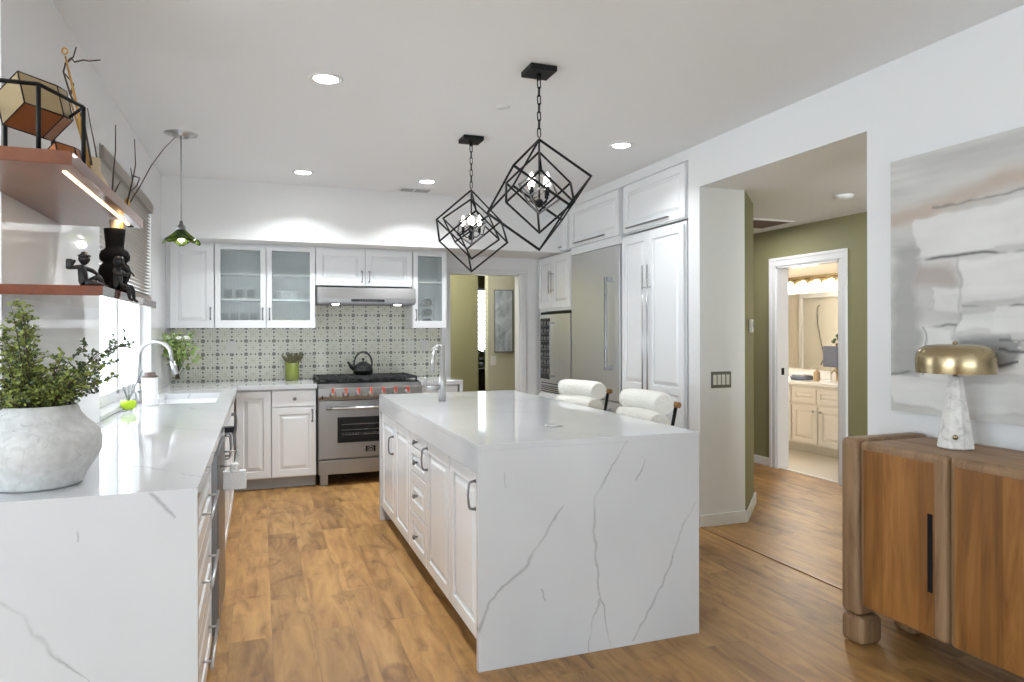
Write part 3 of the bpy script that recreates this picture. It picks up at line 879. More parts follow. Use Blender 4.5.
# kettle on the range
r = thing('tea_kettle', 'shiny black enamel kettle with a hooped handle on the range grates', 'kettle', (.957, 6.84, .966))
b = NB(); lathe(b, [(0, 0), (.075, 0), (.092, .012), (.098, .045), (.088, .085), (.06, .108), (.045, .112)], n=40); obj('kettle_body', b, M['enamel'], r)
ld = NB(); lathe(ld, [(.047, .110), (.042, .122), (0, .130)], n=30); ld = obj('lid', ld, M['enamel'], r)
b = NB(); lathe(b, [(0, .128), (.008, .130), (.007, .14), (.015, .148), (.013, .158), (0, .162)], n=20); obj('knob', b, M['enamel'], ld)
b = NB(); tube(b, [(-.08, 0, .05), (-.115, 0, .075), (-.135, 0, .11), (-.150, 0, .125)], [.022, .016, .011, .010], 14); obj('spout', b, M['enamel'], r)
b = NB(); tube(b, [(.086 * math.cos(a) * 1.0, 0, .105 + .115 * math.sin(a)) for a in [PI * k / 20 for k in range(-2, 23)]], .009, 12); obj('handle', b, M['enamel'], r)

# green crock with succulent-like stems
r = thing('potted_plant', 'small olive green crock of stubby grey-green sprigs left of the range', 'plant', (.30, 6.98, .92))
b = NB(); lathe(b, [(0, 0), (.058, 0), (.063, .01), (.063, .165), (.058, .168), (.055, .15), (0, .15)], n=36); obj('pot', b, M['greenpot'], r)
b = NB(); rnd = random.Random(3)
for k in range(34):
    a = rnd.uniform(0, 2 * PI); q = rnd.uniform(0, .045); ln = rnd.uniform(.05, .125)
    p0 = Vector((q * math.cos(a), q * math.sin(a) * .8, .15)); d_ = Vector((math.cos(a) * (.2 + q * 14), math.sin(a) * .5, 1)).normalized()
    tube(b, [p0, p0 + d_ * ln * .5, p0 + d_ * ln], [.005, .011, .008], 7)
mm = mat('grey_green_sprig', (0.22, 0.21, 0.11), 0.6)
obj('foliage', b, mm, r)

# ------------------------------------------------------------------ left run cabinets (face +x)
XF = -.205
def bar(dx, dz, L, v=False): return ('handle', 'bar', dx, dz, L, v, 'chrome')
cabinet('drawer_cabinet', 'white base cabinet of three drawers with long bar pulls beside the waterfall end', 'cabinet', (XF, 2.245, 0), L_, .86, .875, .55,
        [('drawer', G, .856, .65, .865, 'raised', bar(.50, .10, .42)), ('drawer', G, .856, .385, .643, 'raised', bar(.50, .13, .42)), ('drawer', G, .856, .10, .378, 'raised', bar(.50, .14, .42))], toe=.09)
r = thing('dishwasher', 'stainless dishwasher standing slightly proud in the left cabinet run', 'dishwasher', (XF, 3.12, 0), L_)
obj('body', box(NB(), 0, .60, .01, .55, .09, .87), M['nickel_dark'], r)
obj('toe_kick', box(NB(), 0, .60, .06, .08, 0, .09), M['toe'], r)
d = obj('door', box(NB(), .004, .596, -.045, .008, .11, .865, .005), M['nickel_dark'], r)
obj('handle', pull_bm(.54, False, 'bar', .06), M['chrome'], d, loc=(.30, -.045, .80))
o = thing('dish_towel', 'folded white cloth hanging from the near end of the dishwasher handle', 'towel', (XF + .105, 3.42, .62), L_)
b = NB()
box(b, -.235, -.213, -.048, .048, .082, .165, .006, 3); box(b, -.238, -.210, -.018, .018, .150, .197, .010, 3)
obj('cloth', b, M['towel'], o)
cabinet('base_cabinet', 'white two-door sink cabinet in the left run under the sink', 'cabinet', (XF, 3.73, 0), L_, 2.1, .875, .03,
        [('door', G, .52, .11, .865, 'raised', arch(.47, .62, .13)), ('door', .525, 1.04, .11, .865, 'raised', arch(.05, .62, .13)),
         ('door', 1.05, 1.57, .11, .865, 'raised', arch(.47, .62, .13)), ('door', 1.575, 2.09, .11, .865, 'raised', arch(.05, .62, .13))], toe=.09)
# towel ring on the far sink door
o = thing('towel_bar', 'black bracket with a grey hanging ring on the left cabinet face above the dishwasher towel', 'holder', (-.185, 4.25, .79), L_)
obj('bracket', box(NB(), -.03, .03, -.05, 0, .02, .05, .004), M['black'], o)
b = NB(); tube(b, [(.0, -.045 - .0 + 0.0, .03), (.05, -.05, .0), (.05, -.055, -.07), (0, -.055, -.095), (-.05, -.055, -.07), (-.05, -.05, 0)], .006, 8, closed=True); obj('ring', b, M['nickel_dark'], o)

# sink
r = thing('kitchen_sink', 'white undermount sink in the left counter below the window', 'sink', (-.4625, 5.32, .68))
b = NB(); t = .012
hx, hy = (SX1 - SX0) / 2 + .004, (SY1 - SY0) / 2 + .004
box(b, -hx, hx, -hy, hy, 0, t); box(b, -hx - t, -hx, -hy - t, hy + t, 0, .199); box(b, hx, hx + t, -hy - t, hy + t, 0, .199); box(b, -hx, hx, -hy - t, -hy, 0, .199); box(b, -hx, hx, hy, hy + t, 0, .199)
obj('basin', b, M['porcelain'], r)
b = NB(); lathe(b, [(.045, .0135), (.045, .016), (.03, .016), (.028, .0125), (0, .0125)], n=24); obj('drain', b, M['chrome'], r)

# faucet, tall gooseneck at left sink
r = thing('kitchen_faucet', 'tall chrome gooseneck faucet arching over the sink at the window', 'faucet', (-.735, 5.06, .921))
b = NB(); lathe(b, [(0, 0), (.028, 0), (.028, .02), (.024, .03), (.022, .12), (.014, .13)], n=24); obj('base', b, M['chrome'], r)
ar = [(0, 0, .12), (0, 0, .30)] + [(.10 - .10 * math.cos(a), -.03 * (1 - math.cos(a)), .30 + .10 * math.sin(a)) for a in [PI * k / 14 for k in range(1, 13)]] 
ar.append((.205, -.062, .255))
b = NB(); tube(b, ar, .0125, 14); nk = obj('neck', b, M['chrome'], r)
b = NB(); tube(b, [(.203, -.061, .27), (.212, -.064, .235), (.226, -.068, .185)], [.016, .017, .019], 14); obj('spray_head', b, M['chrome'], r)
b = NB(); tube(b, [(0, -.02, .075), (.02, -.06, .085), (.03, -.09, .10)], [.008, .007, .006], 8); obj('lever', b, M['chrome'], r)

# canister beside the faucet
r = thing('soap_canister', 'pale grey canister with a dark lid standing between the faucet and diffuser', 'canister', (-.645, 4.86, .921))
b = NB(); lathe(b, [(0, 0), (.043, 0), (.046, .004), (.046, .172), (.042, .177), (0, .177)], n=36); obj('canister_body', b, M['porcelain'], r)
b = NB(); lathe(b, [(0, .178), (.047, .178), (.047, .186), (.033, .188), (.033, .205), (.030, .208), (0, .208)], n=30); obj('lid', b, mat('brown_lid', (0.12, 0.08, 0.07), 0.5), r)

# reed diffuser
r = thing('reed_diffuser', 'round glass reed diffuser with lime green oil on the counter by the window', 'diffuser', (-.715, 4.54, .921))
obj('tray', box(NB(), -.055, .055, -.05, .05, 0, .006, .002), M['clear'], r)
b = NB(); lathe(b, [(0, .007), (.025, .007), (.042, .022), (.047, .045), (.042, .068), (.018, .088), (.015, .105), (.018, .108)], n=32); obj('bottle', b, M['clear'], r)
b = NB(); lathe(b, [(0, .009), (.024, .009), (.040, .024), (.044, .045), (.040, .062), (0, .062)], n=32); obj('oil', b, M['oil'], r)
rnd = random.Random(9)
for k in range(9):
    a = 2 * PI * k / 9 + .3; q = rnd.uniform(.055, .10)
    b = NB(); cyl(b, (-.01 * math.cos(a), -.01 * math.sin(a), .03), (q * math.cos(a), q * math.sin(a), .235), .0016, 6); obj('reed', b, M['reed'], r)

# flower vase in the back corner
r = thing('flower_vase', 'cut-glass vase of white and green flowers in the corner beside the sink', 'flowers', (-.655, 6.50, .921))
b = NB(); lathe(b, [(0, 0), (.045, 0), (.048, .008), (.03, .03), (.045, .06), (.060, .13), (.055, .17), (.062, .215), (.059, .215), (.05, .17), (.054, .13), (.04, .065), (0, .035)], n=14, smooth=False)
obj('vase', b, M['vaseglass'], r)
rnd = random.Random(21)
bs, bl, bd_, bf = NB(), NB(), NB(), NB()
for k in range(46):
    a = rnd.uniform(0, 2 * PI); sp = rnd.uniform(.02, .20); h = rnd.uniform(.30, .50) - sp * .25
    if k < 2: a, sp, h = PI * .97, (.22, .17)[k], (.46, .38)[k]
    tip = Vector((max(-.10, sp * math.cos(a)), sp * math.sin(a) * .8, h)); p0 = Vector((-.02 * math.cos(a), -.02 * math.sin(a), .06))
    mid = Vector((tip.x * .35, tip.y * .35, h * .62))
    tube(bs, [p0, mid, tip], .0018, 5)
    tgt = bl
    for j in range(9 if k % 2 else 13):
        t_ = .45 + .55 * rnd.random(); c = mid.lerp(tip, (t_ - .45) / .55) + Vector([rnd.uniform(-.018, .018) for _ in range(3)])
        u = Vector([rnd.uniform(-1, 1) for _ in range(3)]).normalized(); v = u.orthogonal().normalized()
        L = rnd.uniform(.016, .034) if tgt is bl else rnd.uniform(.009, .016); wd = L * .42
        q = [c - u * L, c + v * wd, c + u * L, c - v * wd]
        tgt.faces.new([tgt.verts.new(x) for x in q])
for k in range(7):
    a = 2 * PI * k / 7 + .4; c = Vector((.085 * math.cos(a), .06 * math.sin(a), .36 + .07 * rnd.random()))
    for j in range(6):
        t_ = 2 * PI * j / 6
        e = NB(); bmesh.ops.create_icosphere(e, subdivisions=1, radius=.014)
        for v in e.verts: v.co.z *= 1.3
        add_prim(bf, e, Matrix.Translation(c + Vector((.012 * math.cos(t_), .012 * math.sin(t_), 0))))
obj('stems', bs, M['stem'], r); obj('leaves', bl, M['leaf3'], r); obj('blossoms', bf, M['flower'], r)

# ------------------------------------------------------------------ island
IX0, IX1, IY0, IY1 = .83, 1.885, 2.66, 5.10
r = thing('kitchen_island', 'white waterfall-edge kitchen island with veined quartz sides in the middle of the room', 'island', (1.357, 3.88, 0))
b = NB()
box(b, IX0, IX1, IY0, IY1, .895, .92, .002)
box(b, IX0, IX1, IY0, IY0 + .03, 0, .8952, .002)
box(b, IX0, IX1, IY1 - .03, IY1, 0, .8952, .002)
box(b, IX0, IX0 + .025, IY0 + .03, IY1 - .03, .80, .8952, 0)
obj('quartz_shell', b, M['quartz_island'], r, world=True)
obj('body', box(NB(), IX0 + .034, 1.50, IY0 + .03, IY1 - .03, .095, .895), M['cab'], r, world=True)
obj('toe_kick', box(NB(), IX0 + .10, IX0 + .12, IY0 + .03, IY1 - .03, 0, .095), M['toe'], r, world=True)
# fronts on the left face (facing -x), laid from the far end toward the camera
fx = IX0 + .034
def ifront(name, ya, yb, z0, z1, style, hd):   # ya far, yb near
    d = obj(name, door_bm(ya - yb, z1 - z0, style), M['cab'], r, loc=(fx - 1.357, ya - 3.88, z0), rz=R_)
    if hd:
        obj('handle' if hd[0] != 'knob' else 'knob', pull_bm(hd[3], True, hd[0]), M['nickel_dark'], d, loc=(hd[1], -.02, hd[2]))
ifront('door', 5.065, 4.555, .10, .79, 'raised', ('arch', .455, .52, .115))
ifront('door', 4.550, 4.085, .10, .79, 'raised', None)
for z0, z1 in ((.715, .79), (.565, .708), (.335, .558), (.10, .328)):
    ifront('drawer', 4.075, 3.655, z0, z1, 'raised', ('knob', .21, (z1 - z0) / 2, 0))
ifront('door', 3.645, 3.165, .10, .79, 'raised', ('arch', .035, .60, .115))
ifront('door', 3.155, 2.70, .10, .79, 'raised', ('arch', .415, .60, .115))
o = thing('popup_outlet', 'flat round chrome pop-up outlet set in the island top', 'outlet', (1.34, 3.07, .9205))
b = NB(); lathe(b, [(.038, 0), (.042, 0), (.044, .003), (.040, .005), (.036, .003), (.036, 0)], n=36); obj('rim', b, M['chrome'], o)
b = NB(); lathe(b, [(0, .0), (.036, 0), (.036, .0025), (0, .0025)], n=36); obj('cap', b, M['porcelain'], o)

# island faucet
r = thing('island_faucet', 'brushed steel pull-down faucet with a straight post at the far end of the island', 'faucet', (1.14, 4.45, .921))
b = NB(); lathe(b, [(0, 0), (.024, 0), (.024, .16), (.018, .17), (.018, .37), (.016, .375), (0, .375)], n=26); obj('post', b, M['chrome'], r)
b = NB(); tube(b, [(0, 0, .355), (-.03, -.002, .368), (-.055, -.003, .345)], .014, 12); tube(b, [(-.055, -.003, .35), (-.060, -.003, .27), (-.072, -.004, .19)], [.014, .014, .018], 12); obj('spray_wand', b, M['chrome'], r)
b = NB(); tube(b, [(0, 0, .09), (-.07, -.01, .09), (-.115, -.014, .092)], .015, 12); tube(b, [(-.112, -.014, .09), (-.118, -.014, .15), (-.125, -.014, .165)], [.008, .006, .006], 8); obj('lever', b, M['chrome'], r)

# ------------------------------------------------------------------ counter stools
def stool(x, y, rz, label):
    r = thing('counter_stool', label, 'stool', (x, y, 0), rz, 'boucle counter stools at the island')
    # local: seat opens toward -x, back at +x
    hw = .225
    b = NB(); box(b, -.44, -.03, -hw + .01, hw - .01, .60, .69, .035, 4); obj('seat', b, M['boucle'], r)
    for z, xo, rr in ((.965, .045, .063), (.855, .015, .066)):
        b = NB(); n = 12; pts = []
        for k in range(n + 1):
            t = -1 + 2 * k / n
            pts.append((xo - .075 + .055 * (1 - t * t) - .02, t * (hw - .005), z))
        rs = [rr * (.86 if k in (0, n) else (.97 if k in (1, n - 1) else 1)) for k in range(n + 1)]
        tube(b, pts, rs, 20)
        obj('back_cushion', b, M['boucle'], r)
    b = NB(); cyl(b, (.012, -hw - .045, .965), (.012, hw + .045, .965), .017, 14); obj('top_rail', b, M['dowel'], r)
    for s in (-1, 1):
        b = NB(); tube(b, [(.018, s * (hw + .012), .97), (-.035, s * (hw + .012), .72), (-.05, s * (hw + .012), .62), (.03, s * (hw + .012), 0)], .010, 8); obj('rear_leg', b, M['black'], r)
        b = NB(); tube(b, [(-.05, s * (hw + .012), .62), (-.40, s * (hw + .012), .62), (-.45, s * (hw + .012), 0)], .010, 8); obj('front_leg', b, M['black'], r)
        b = NB(); cyl(b, (-.435, s * (hw + .012), .22), (.005, s * (hw + .012), .22), .008, 8); obj('stretcher', b, M['black'], r)
    b = NB(); cyl(b, (-.437, -hw - .012, .25), (-.437, hw + .012, .25), .009, 8); obj('footrest', b, M['black'], r)
    return r
stool(2.215, 4.50, math.radians(12), 'cream cushioned stool at the island, the farther one, in front of the refrigerator')
stool(2.19, 3.57, math.radians(1), 'cream cushioned stool at the island, the nearer one, in front of the tall pantry doors')

# ------------------------------------------------------------------ right-hand built-ins (face -x at XW)
def rcab(name, label, yfar, w_, z0, h, specs, d=.36, **k):
    return cabinet(name, label, 'cabinet', (XW, yfar, z0), R_, w_, h, d, specs, **k)
def slim(dx, dz, L): return ('handle', 'edge', dx, dz, L, False, 'greyplate')
D_ = .45
rcab('overhead_cabinet', 'white lift-up overhead cabinet above the tall pantry doors', 5.15, .90, 2.20, .415, [('door', .0, .895, .008, .40, 'raised', slim(.38, .035, .62))])
rcab('overhead_cabinet', 'white lift-up overhead cabinet above the refrigerator', 6.21, .985, 2.20, .415, [('door', .0, .98, .008, .40, 'raised', slim(.42, .035, .62))])
rcab('overhead_cabinet', 'white lift-up overhead cabinet in the far corner above the small two-door cabinet', 7.06, .80, 2.20, .415, [('door', .0, .78, .008, .40, 'raised', slim(.38, .035, .55))])
rcab('pantry_cabinet', 'tall white two-door pantry cabinet with long bar pulls right of the refrigerator', 5.185, .925, 0, 2.185,
     [('door', .01, .428, .11, 2.165, 'pantry', ('handle', 'bar', .385, 1.17, 1.25, True, 'chrome')), ('door', .433, .915, .11, 2.165, 'pantry', ('handle', 'bar', .035, 1.17, 1.25, True, 'chrome'))], toe=.10)
rcab('wall_cabinet', 'small white two-door cabinet above the built-in wine cooler', 7.05, .85, 1.60, .585,
     [('door', .01, .395, .03, .565, 'raised', ('handle', 'bar', .355, .27, .24, True, 'chrome')), ('door', .40, .82, .03, .565, 'raised', ('handle', 'bar', .03, .27, .24, True, 'chrome'))])
rcab('base_cabinet', 'white base cabinet under the built-in wine cooler', 7.05, .85, 0, .73,
     [('drawer', .01, .82, .42, .70, 'raised', None), ('drawer', .01, .82, .11, .41, 'raised', None)], toe=.10)
# fridge
r = thing('refrigerator', 'built-in stainless steel refrigerator with a tall bar handle', 'refrigerator', (XW, 6.19, 0), R_)
obj('body', box(NB(), .01, .985, .005, .36, .10, 2.13), M['nickel_dark'], r)
obj('filler_panel', box(NB(), .0, .998, -.018, .02, 2.132, 2.196, .001), M['cab'], r)
d = obj('door', box(NB(), .012, .983, -.022, .005, .775, 2.125, .004), M['steel_v'], r)
b = NB(); box(b, -.012, .012, -.075, -.052, -.405, .405, .003)
for e in (-.385, .385): box(b, -.012, .012, -.06, 0, e - .02, e + .02, .003)
obj('handle', b, M['bar_steel'], d, loc=(.845, -.022, 1.45))
for z0, z1 in ((.445, .765), (.11, .435)):
    d = obj('drawer', box(NB(), .012, .983, -.022, .005, z0, z1, .004), M['steel_v'], r)
    b = NB(); cyl(b, (-.36, -.065, 0), (.36, -.065, 0), .013, 12)
    for e in (-.33, .33): box(b, e - .014, e + .014, -.07, 0, -.012, .012, .002)
    obj('handle', b, M['chrome'], d, loc=(.49, -.022, z1 - .07))
obj('toe_kick', box(NB(), .012, .983, .04, .06, 0, .10), M['black'], r)
# wine cooler
r = thing('wine_cooler', 'built-in stainless wine cooler with a narrow glass window left of the refrigerator', 'wine cooler', (XW, 7.03, .735), R_)
obj('body', box(NB(), .01, .825, .002, .36, 0, .855), M['black'], r)
d = obj('door', box(NB(), .02, .815, -.022, .0, .10, .83, .004), M['steel_v'], r)
gw = obj('glass_window', box(NB(), .06, .32, -.0245, -.0205, .14, .79, .002), M['blackglass'], d)
b = NB()
for k in range(7):
    cyl(b, (.075, -.0255, .20 + k * .085), (.305, -.0255, .20 + k * .085), .004, 6)
    for j in range(3): lathe(b, [(0, 0), (.022, 0), (.022, .002), (0, .002)], c=(.11 + j * .08, -.0247, .232 + k * .085), n=12, M=Matrix.Rotation(PI / 2, 4, 'X'))
obj('bottle_rack', b, M['nickel_dark'], gw)
obj('handle', pull_bm(.58, True, 'square', .045), M['bar_steel'], d, loc=(.43, -.022, .46))
b = NB(); box(b, .02, .815, -.018, 0, 0.01, .09, .002); vb = obj('lower_grille', b, M['steel_v'], r)
b = NB()
for k in range(3): box(b, .06, .77, -.0195, -.017, .022 + k * .02, .030 + k * .02)
obj('slots', b, M['black'], vb)

# ------------------------------------------------------------------ cube pendants
def rotz(p, a): return Vector((p[0] * math.cos(a) - p[1] * math.sin(a), p[0] * math.sin(a) + p[1] * math.cos(a), p[2]))
def cube_frame(top, side, phi, rr):
    """wire cube hanging by one corner; top=(x,y,z)"""
    t = Vector(top); h = side / math.sqrt(3); R = side * math.sqrt(2 / 3)
    up = [t + rotz((R, 0, -h), phi + k * 2 * PI / 3) for k in range(3)]
    lo = [t + rotz((R, 0, -2 * h), phi + PI + k * 2 * PI / 3) for k in range(3)]
    bt = t - Vector((0, 0, 3 * h))
    b = NB()
    E_ = [(t, u) for u in up] + [(bt, l) for l in lo]
    for i in range(3):
        for j in range(3):
            if abs((up[i] - lo[j]).length - side) < .01 * side: E_.append((up[i], lo[j]))
    for a, c in E_:
        d = (c - a).normalized()
        tube(b, [a - d * rr * .6, c + d * rr * .6], rr, 4)
    return b
def cube_pendant(x, y, phi, label):
    r = thing('pendant_light', label, 'pendant light', (x, y, ZC), 0, 'nested wire cube pendants over the island')
    obj('canopy', box(NB(), -.07, .07, -.07, .07, -.028, 0, .003), M['black'], r)
    top = -.355
    b = NB()
    cyl(b, (0, 0, -.028), (0, 0, -.055), .012, 10)
    z = -.05; k = 0
    while z > top + .02:
        n = 12; L = .024; rw = .0085
        pts = []
        for j in range(n):
            a = 2 * PI * j / n; u = rw * math.cos(a); v = math.sin(a) * rw + (L - rw if math.sin(a) > 0 else -(L - rw))
            pts.append((u, 0, z - L + v) if k % 2 == 0 else (0, u, z - L + v))
        tube(b, pts, .0028, 6, closed=True); z -= .041; k += 1
    obj('chain', b, M['black'], r)
    c0 = (0, 0, top)
    obj('outer_cube', cube_frame(c0, .32, phi, .0065), M['black'], r)
    obj('middle_cube', cube_frame((0, 0, top - .062), .235, phi + math.radians(30), .006), M['black'], r)
    obj('inner_cube', cube_frame((0, 0, top - .155), .125, phi + math.radians(62), .005), M['nickel_dark'], r)
    b = NB(); cyl(b, (0, 0, top), (0, 0, top - .33), .005, 8)
    lathe(b, [(0, top - .345), (.018, top - .335), (.022, top - .315), (.012, top - .30), (0, top - .295)], n=16)
    hub = obj('hub', b, M['black'], r)
    for j in range(4):
        a = phi + PI / 4 + j * PI / 2; cx, cy = .055 * math.cos(a), .055 * math.sin(a)
        b = NB(); tube(b, [(0, 0, top - .318), (cx * .6, cy * .6, top - .322), (cx, cy, top - .305), (cx, cy, top - .285)], .004, 6)
        cyl(b, (cx, cy, top - .29), (cx, cy, top - .245), .010, 10); arm = obj('candle_arm', b, M['black'], r)
        b = NB(); lathe(b, [(0, 0), (.008, 0), (.016, .022), (.0165, .034), (.010, .058), (0, .075)], c=(cx, cy, top - .245), n=16); obj('bulb', b, M['bulb'], arm)
    return r
cube_pendant(1.325, 3.206, math.radians(-20), 'black nested-cube pendant light over the island, the nearer and larger-looking one')
cube_pendant(1.359, 4.50, math.radians(20), 'black nested-cube pendant light over the island, the farther one')

# ------------------------------------------------------------------ ceiling fittings
def downlight(x, y, z, label, p=13):
    r = thing('recessed_light', label, 'ceiling light', (x, y, z), 0, 'recessed ceiling lights')
    b = NB(); lathe(b, [(.062, -.001), (.088, -.001), (.088, -.004), (.080, -.007), (.066, -.007), (.062, -.002)], n=40); obj('trim_ring', b, M['trim'], r)
    b = NB(); lathe(b, [(0, -.003), (.062, -.003), (.062, -.0055), (.03, -.0065), (0, -.0068)], n=32); obj('lens', b, M['led'], r)
    d = bpy.data.lights.new('can_lamp', 'AREA'); d.shape = 'DISK'; d.size = .12; d.energy = p; d.color = (.93, .97, 1); d.spread = math.radians(125)
    lo = bpy.data.objects.new('can_lamp', d); col.objects.link(lo); lo.parent = r; lo.location = (0, 0, -.012)
    return r
downlight(.33, 3.70, ZC, 'round recessed ceiling light nearest the camera, upper left of the island pendants', 15)
downlight(.345, 5.92, ZC, 'round recessed ceiling light in front of the glass cabinets', 10)
downlight(1.385, 5.92, ZC, 'round recessed ceiling light beside the air vent, behind the pendants', 10)
downlight(2.41, 4.31, ZC, 'round recessed ceiling light near the pantry overhead cabinets', 4)
r = thing('ceiling_vent', 'small white rectangular air vent with dark slots in the ceiling by the soffit', 'vent', (1.36, 6.30, ZC))
obj('frame', box(NB(), -.15, .15, -.08, .08, -.008, 0, .002), M['trim'], r)
b = NB()
for k in range(3):
    box(b, -.13, -.02, -.055 + k * .045, -.035 + k * .045, -.010, -.006); box(b, .0, .13, -.055 + k * .045, -.035 + k * .045, -.010, -.006)
obj('slots', b, M['greyplate'], r)
r = thing('fire_sprinkler', 'tiny white fire sprinkler cover on the ceiling between the two pendants', 'sprinkler', (1.35, 3.82, ZC))
b = NB(); lathe(b, [(0, -.008), (.03, -.008), (.042, -.002), (.042, 0), (0, 0)], n=28); obj('cover', b, M['trim'], r)
r = thing('smoke_detector', 'round white smoke detector on the hallway ceiling', 'smoke detector', (4.15, 4.02, 2.405))
b = NB(); lathe(b, [(0, -.032), (.045, -.030), (.062, -.018), (.068, -.004), (.068, 0), (0, 0)], n=32); obj('housing', b, M['trim'], r)
r = thing('return_air_grille', 'large brown return-air grille in the hallway ceiling', 'vent', (4.30, 5.33, 2.405))
obj('frame', box(NB(), -.38, .38, -.22, .22, -.010, 0, .002), M['trim'], r)
b = NB(); box(b, -.35, .35, -.19, .19, -.0115, -.009)
for k in range(14): box(b, -.35, .35, -.18 + k * .027, -.176 + k * .027, -.014, -.010)
obj('grille', b, M['vent'], r)
r = thing('light_switch', 'grey four-rocker switch plate on the white wall beside the hallway opening', 'switch', (3.09, 4.099, 1.035))
obj('cover_plate', box(NB(), -.085, .085, -.007, 0, -.058, .058, .002), M['nickel_dark'], r)
for k in range(4): obj('rocker', box(NB(), -.070 + k * .0365, -.042 + k * .0365, -.011, -.006, -.036, .036, .002), M['plastic'], r)
r = thing('thermostat', 'small ivory thermostat on the narrow green wall', 'thermostat', (3.50, 4.296, 1.42), math.radians(45))
obj('housing', box(NB(), -.04, .04, -.028, -.001, -.05, .05, .006), M['plastic'], r)
obj('dial', box(NB(), -.02, .02, -.032, -.027, -.01, .03, .002), M['greyplate'], r)

# green glass pendant over the sink
PX, PY = -.484, 5.06
r = thing('pendant_light', 'small green leaf-glass pendant light hanging over the sink', 'pendant light', (PX, PY, ZC))
b = NB(); lathe(b, [(0, -.010), (.04, -.010), (.046, -.022), (.052, -.020), (.055, -.006), (.10, -.003), (.105, 0), (0, 0)], n=40); obj('canopy', b, M['chrome'], r)
b = NB(); cyl(b, (0, 0, -.01), (0, 0, -.60), .0045, 8); obj('cord', b, M['chrome'], r)
b = NB(); lathe(b, [(0, -.575), (.010, -.58), (.012, -.60), (.026, -.615), (.030, -.645), (.012, -.65), (0, -.65)], n=24); obj('socket', b, M['nickel_dark'], r)
M['gglass'], nt, bs_ = new_mat('green_art_glass')
nn = noise(nt, coords(nt, (1, 1, 1)), 14, 3, 1.5)
nt.links.new(ramp(nt, nn.outputs['Fac'], [(0.35, (0.03, 0.05, 0.015)), (0.6, (0.13, 0.20, 0.025)), (0.8, (0.34, 0.38, 0.15))]), bs_.inputs['Base Color'])
bs_.inputs['Roughness'].default_value = .08; bs_.inputs['Transmission Weight'].default_value = .25; bs_.inputs['IOR'].default_value = 1.2
b = NB(); n = 48; rings = []
for (q, zz, amp) in ((.030, -.640, 0), (.055, -.668, .003), (.085, -.695, .008), (.112, -.716, .014), (.110, -.720, .014), (.083, -.700, .008), (.052, -.673, .003), (.028, -.645, 0)):
    rings.append([b.verts.new((q * (1 + amp * 6 * math.sin(5 * 2 * PI * k / n)) * math.cos(2 * PI * k / n), q * (1 + amp * 6 * math.sin(5 * 2 * PI * k / n)) * math.sin(2 * PI * k / n), zz + amp * math.cos(5 * 2 * PI * k / n + 1))) for k in range(n)])
for a_, c_ in zip(rings[:-1], rings[1:]):
    for k in range(n):
        f = b.faces.new((a_[k], a_[(k + 1) % n], c_[(k + 1) % n], c_[k])); f.smooth = True
bmesh.ops.recalc_face_normals(b, faces=b.faces[:])
obj('glass_shade', b, M['gglass'], r)
b = NB(); lathe(b, [(0, -.70), (.018, -.69), (.024, -.675), (.014, -.655), (.010, -.645), (0, -.645)], n=20); b2 = obj('bulb', b, mat('soft_lit_bulb', (1, 1, 1), 0.3, emit=(1, 0.95, 0.85), estr=2.5), r)
for v in b2.data.vertices: v.co.z -= .022
d = bpy.data.lights.new('pendant_lamp', 'POINT'); d.energy = 1.0; d.shadow_soft_size = .022; d.color = (1, .95, .85)
lo = bpy.data.objects.new('pendant_lamp', d); col.objects.link(lo); lo.parent = r; lo.location = (0, 0, -.76)

# ------------------------------------------------------------------ floating shelves
SXR = -.467
def shelf(y0, y1, z0, t, label, m='shelfwood'):
    r = thing('floating_shelf', label, 'shelf', ((XL + SXR) / 2, (y0 + y1) / 2, z0))
    obj('board', box(NB(), XL + .001, SXR, y0, y1, z0, z0 + t, .002), M[m], r, world=True)
    return r
r = shelf(2.13, 3.33, 1.825, .037, 'upper red-brown wooden floating shelf with a light strip underneath')
st = obj('light_strip', box(NB(), -.511, -.500, 2.22, 3.22, 1.8215, 1.8252, .001), M['ledwarm'], r, world=True)
b = NB(); cyl(b, (-.515, 3.262, 1.822), (-.500, 3.262, 1.8252), .010, 12); b.free()
b = NB(); lathe(b, [(0, 0), (.012, 0), (.012, .004), (0, .004)], c=(-.506, 3.265, 1.8212), n=16); obj('sensor_button', b, M['black'], r, world=True)
d = bpy.data.lights.new('strip_lamp', 'AREA'); d.shape = 'RECTANGLE'; d.size = .014; d.size_y = 1.0; d.energy = .8; d.color = (1, .85, .65)
lo = bpy.data.objects.new('strip_lamp', d); col.objects.link(lo); lo.parent = r; lo.location = Vector((-.506, 2.72, 1.819)) - r.location
shelf(2.51, 3.73, 1.495, .032, 'lower red-brown wooden floating shelf holding the figurines and black vase', 'shelfwood_gloss')
ZS1, ZS2 = 1.862, 1.527

# wire lantern frame with copper polyhedron
r = thing('lantern_frame', 'black rectangular metal frame around the copper polyhedrons on the upper shelf', 'lantern', (-.60, 2.36, ZS1), 0)
def atz(px, py, z):
    u = (px - 512) / F; v = -((py - 332.4) + .0023 * (px - 512)) / F; t = (z - 1.375) / v
    return (math.sin(TH) + u * math.cos(TH)) * t, (math.cos(TH) - u * math.sin(TH)) * t
zt = ZS1 + .191
fr = [atz(39, 84, zt), atz(84, 107, zt)]
fr += [(-.64, 2.67), (-.758, 2.62), (-.758, 2.205)]
b = NB()
for x, y in fr: tube(b, [(x, y, ZS1), (x, y, zt)], .006, 4)
for i in range(5):
    p, q = fr[i], fr[(i + 1) % 5]
    tube(b, [(p[0], p[1], zt), (q[0], q[1], zt)], .006, 4)
    tube(b, [(p[0], p[1], ZS1 + .006), (q[0], q[1], ZS1 + .006)], .006, 4)
obj('frame', b, M['black'], r, world=True)
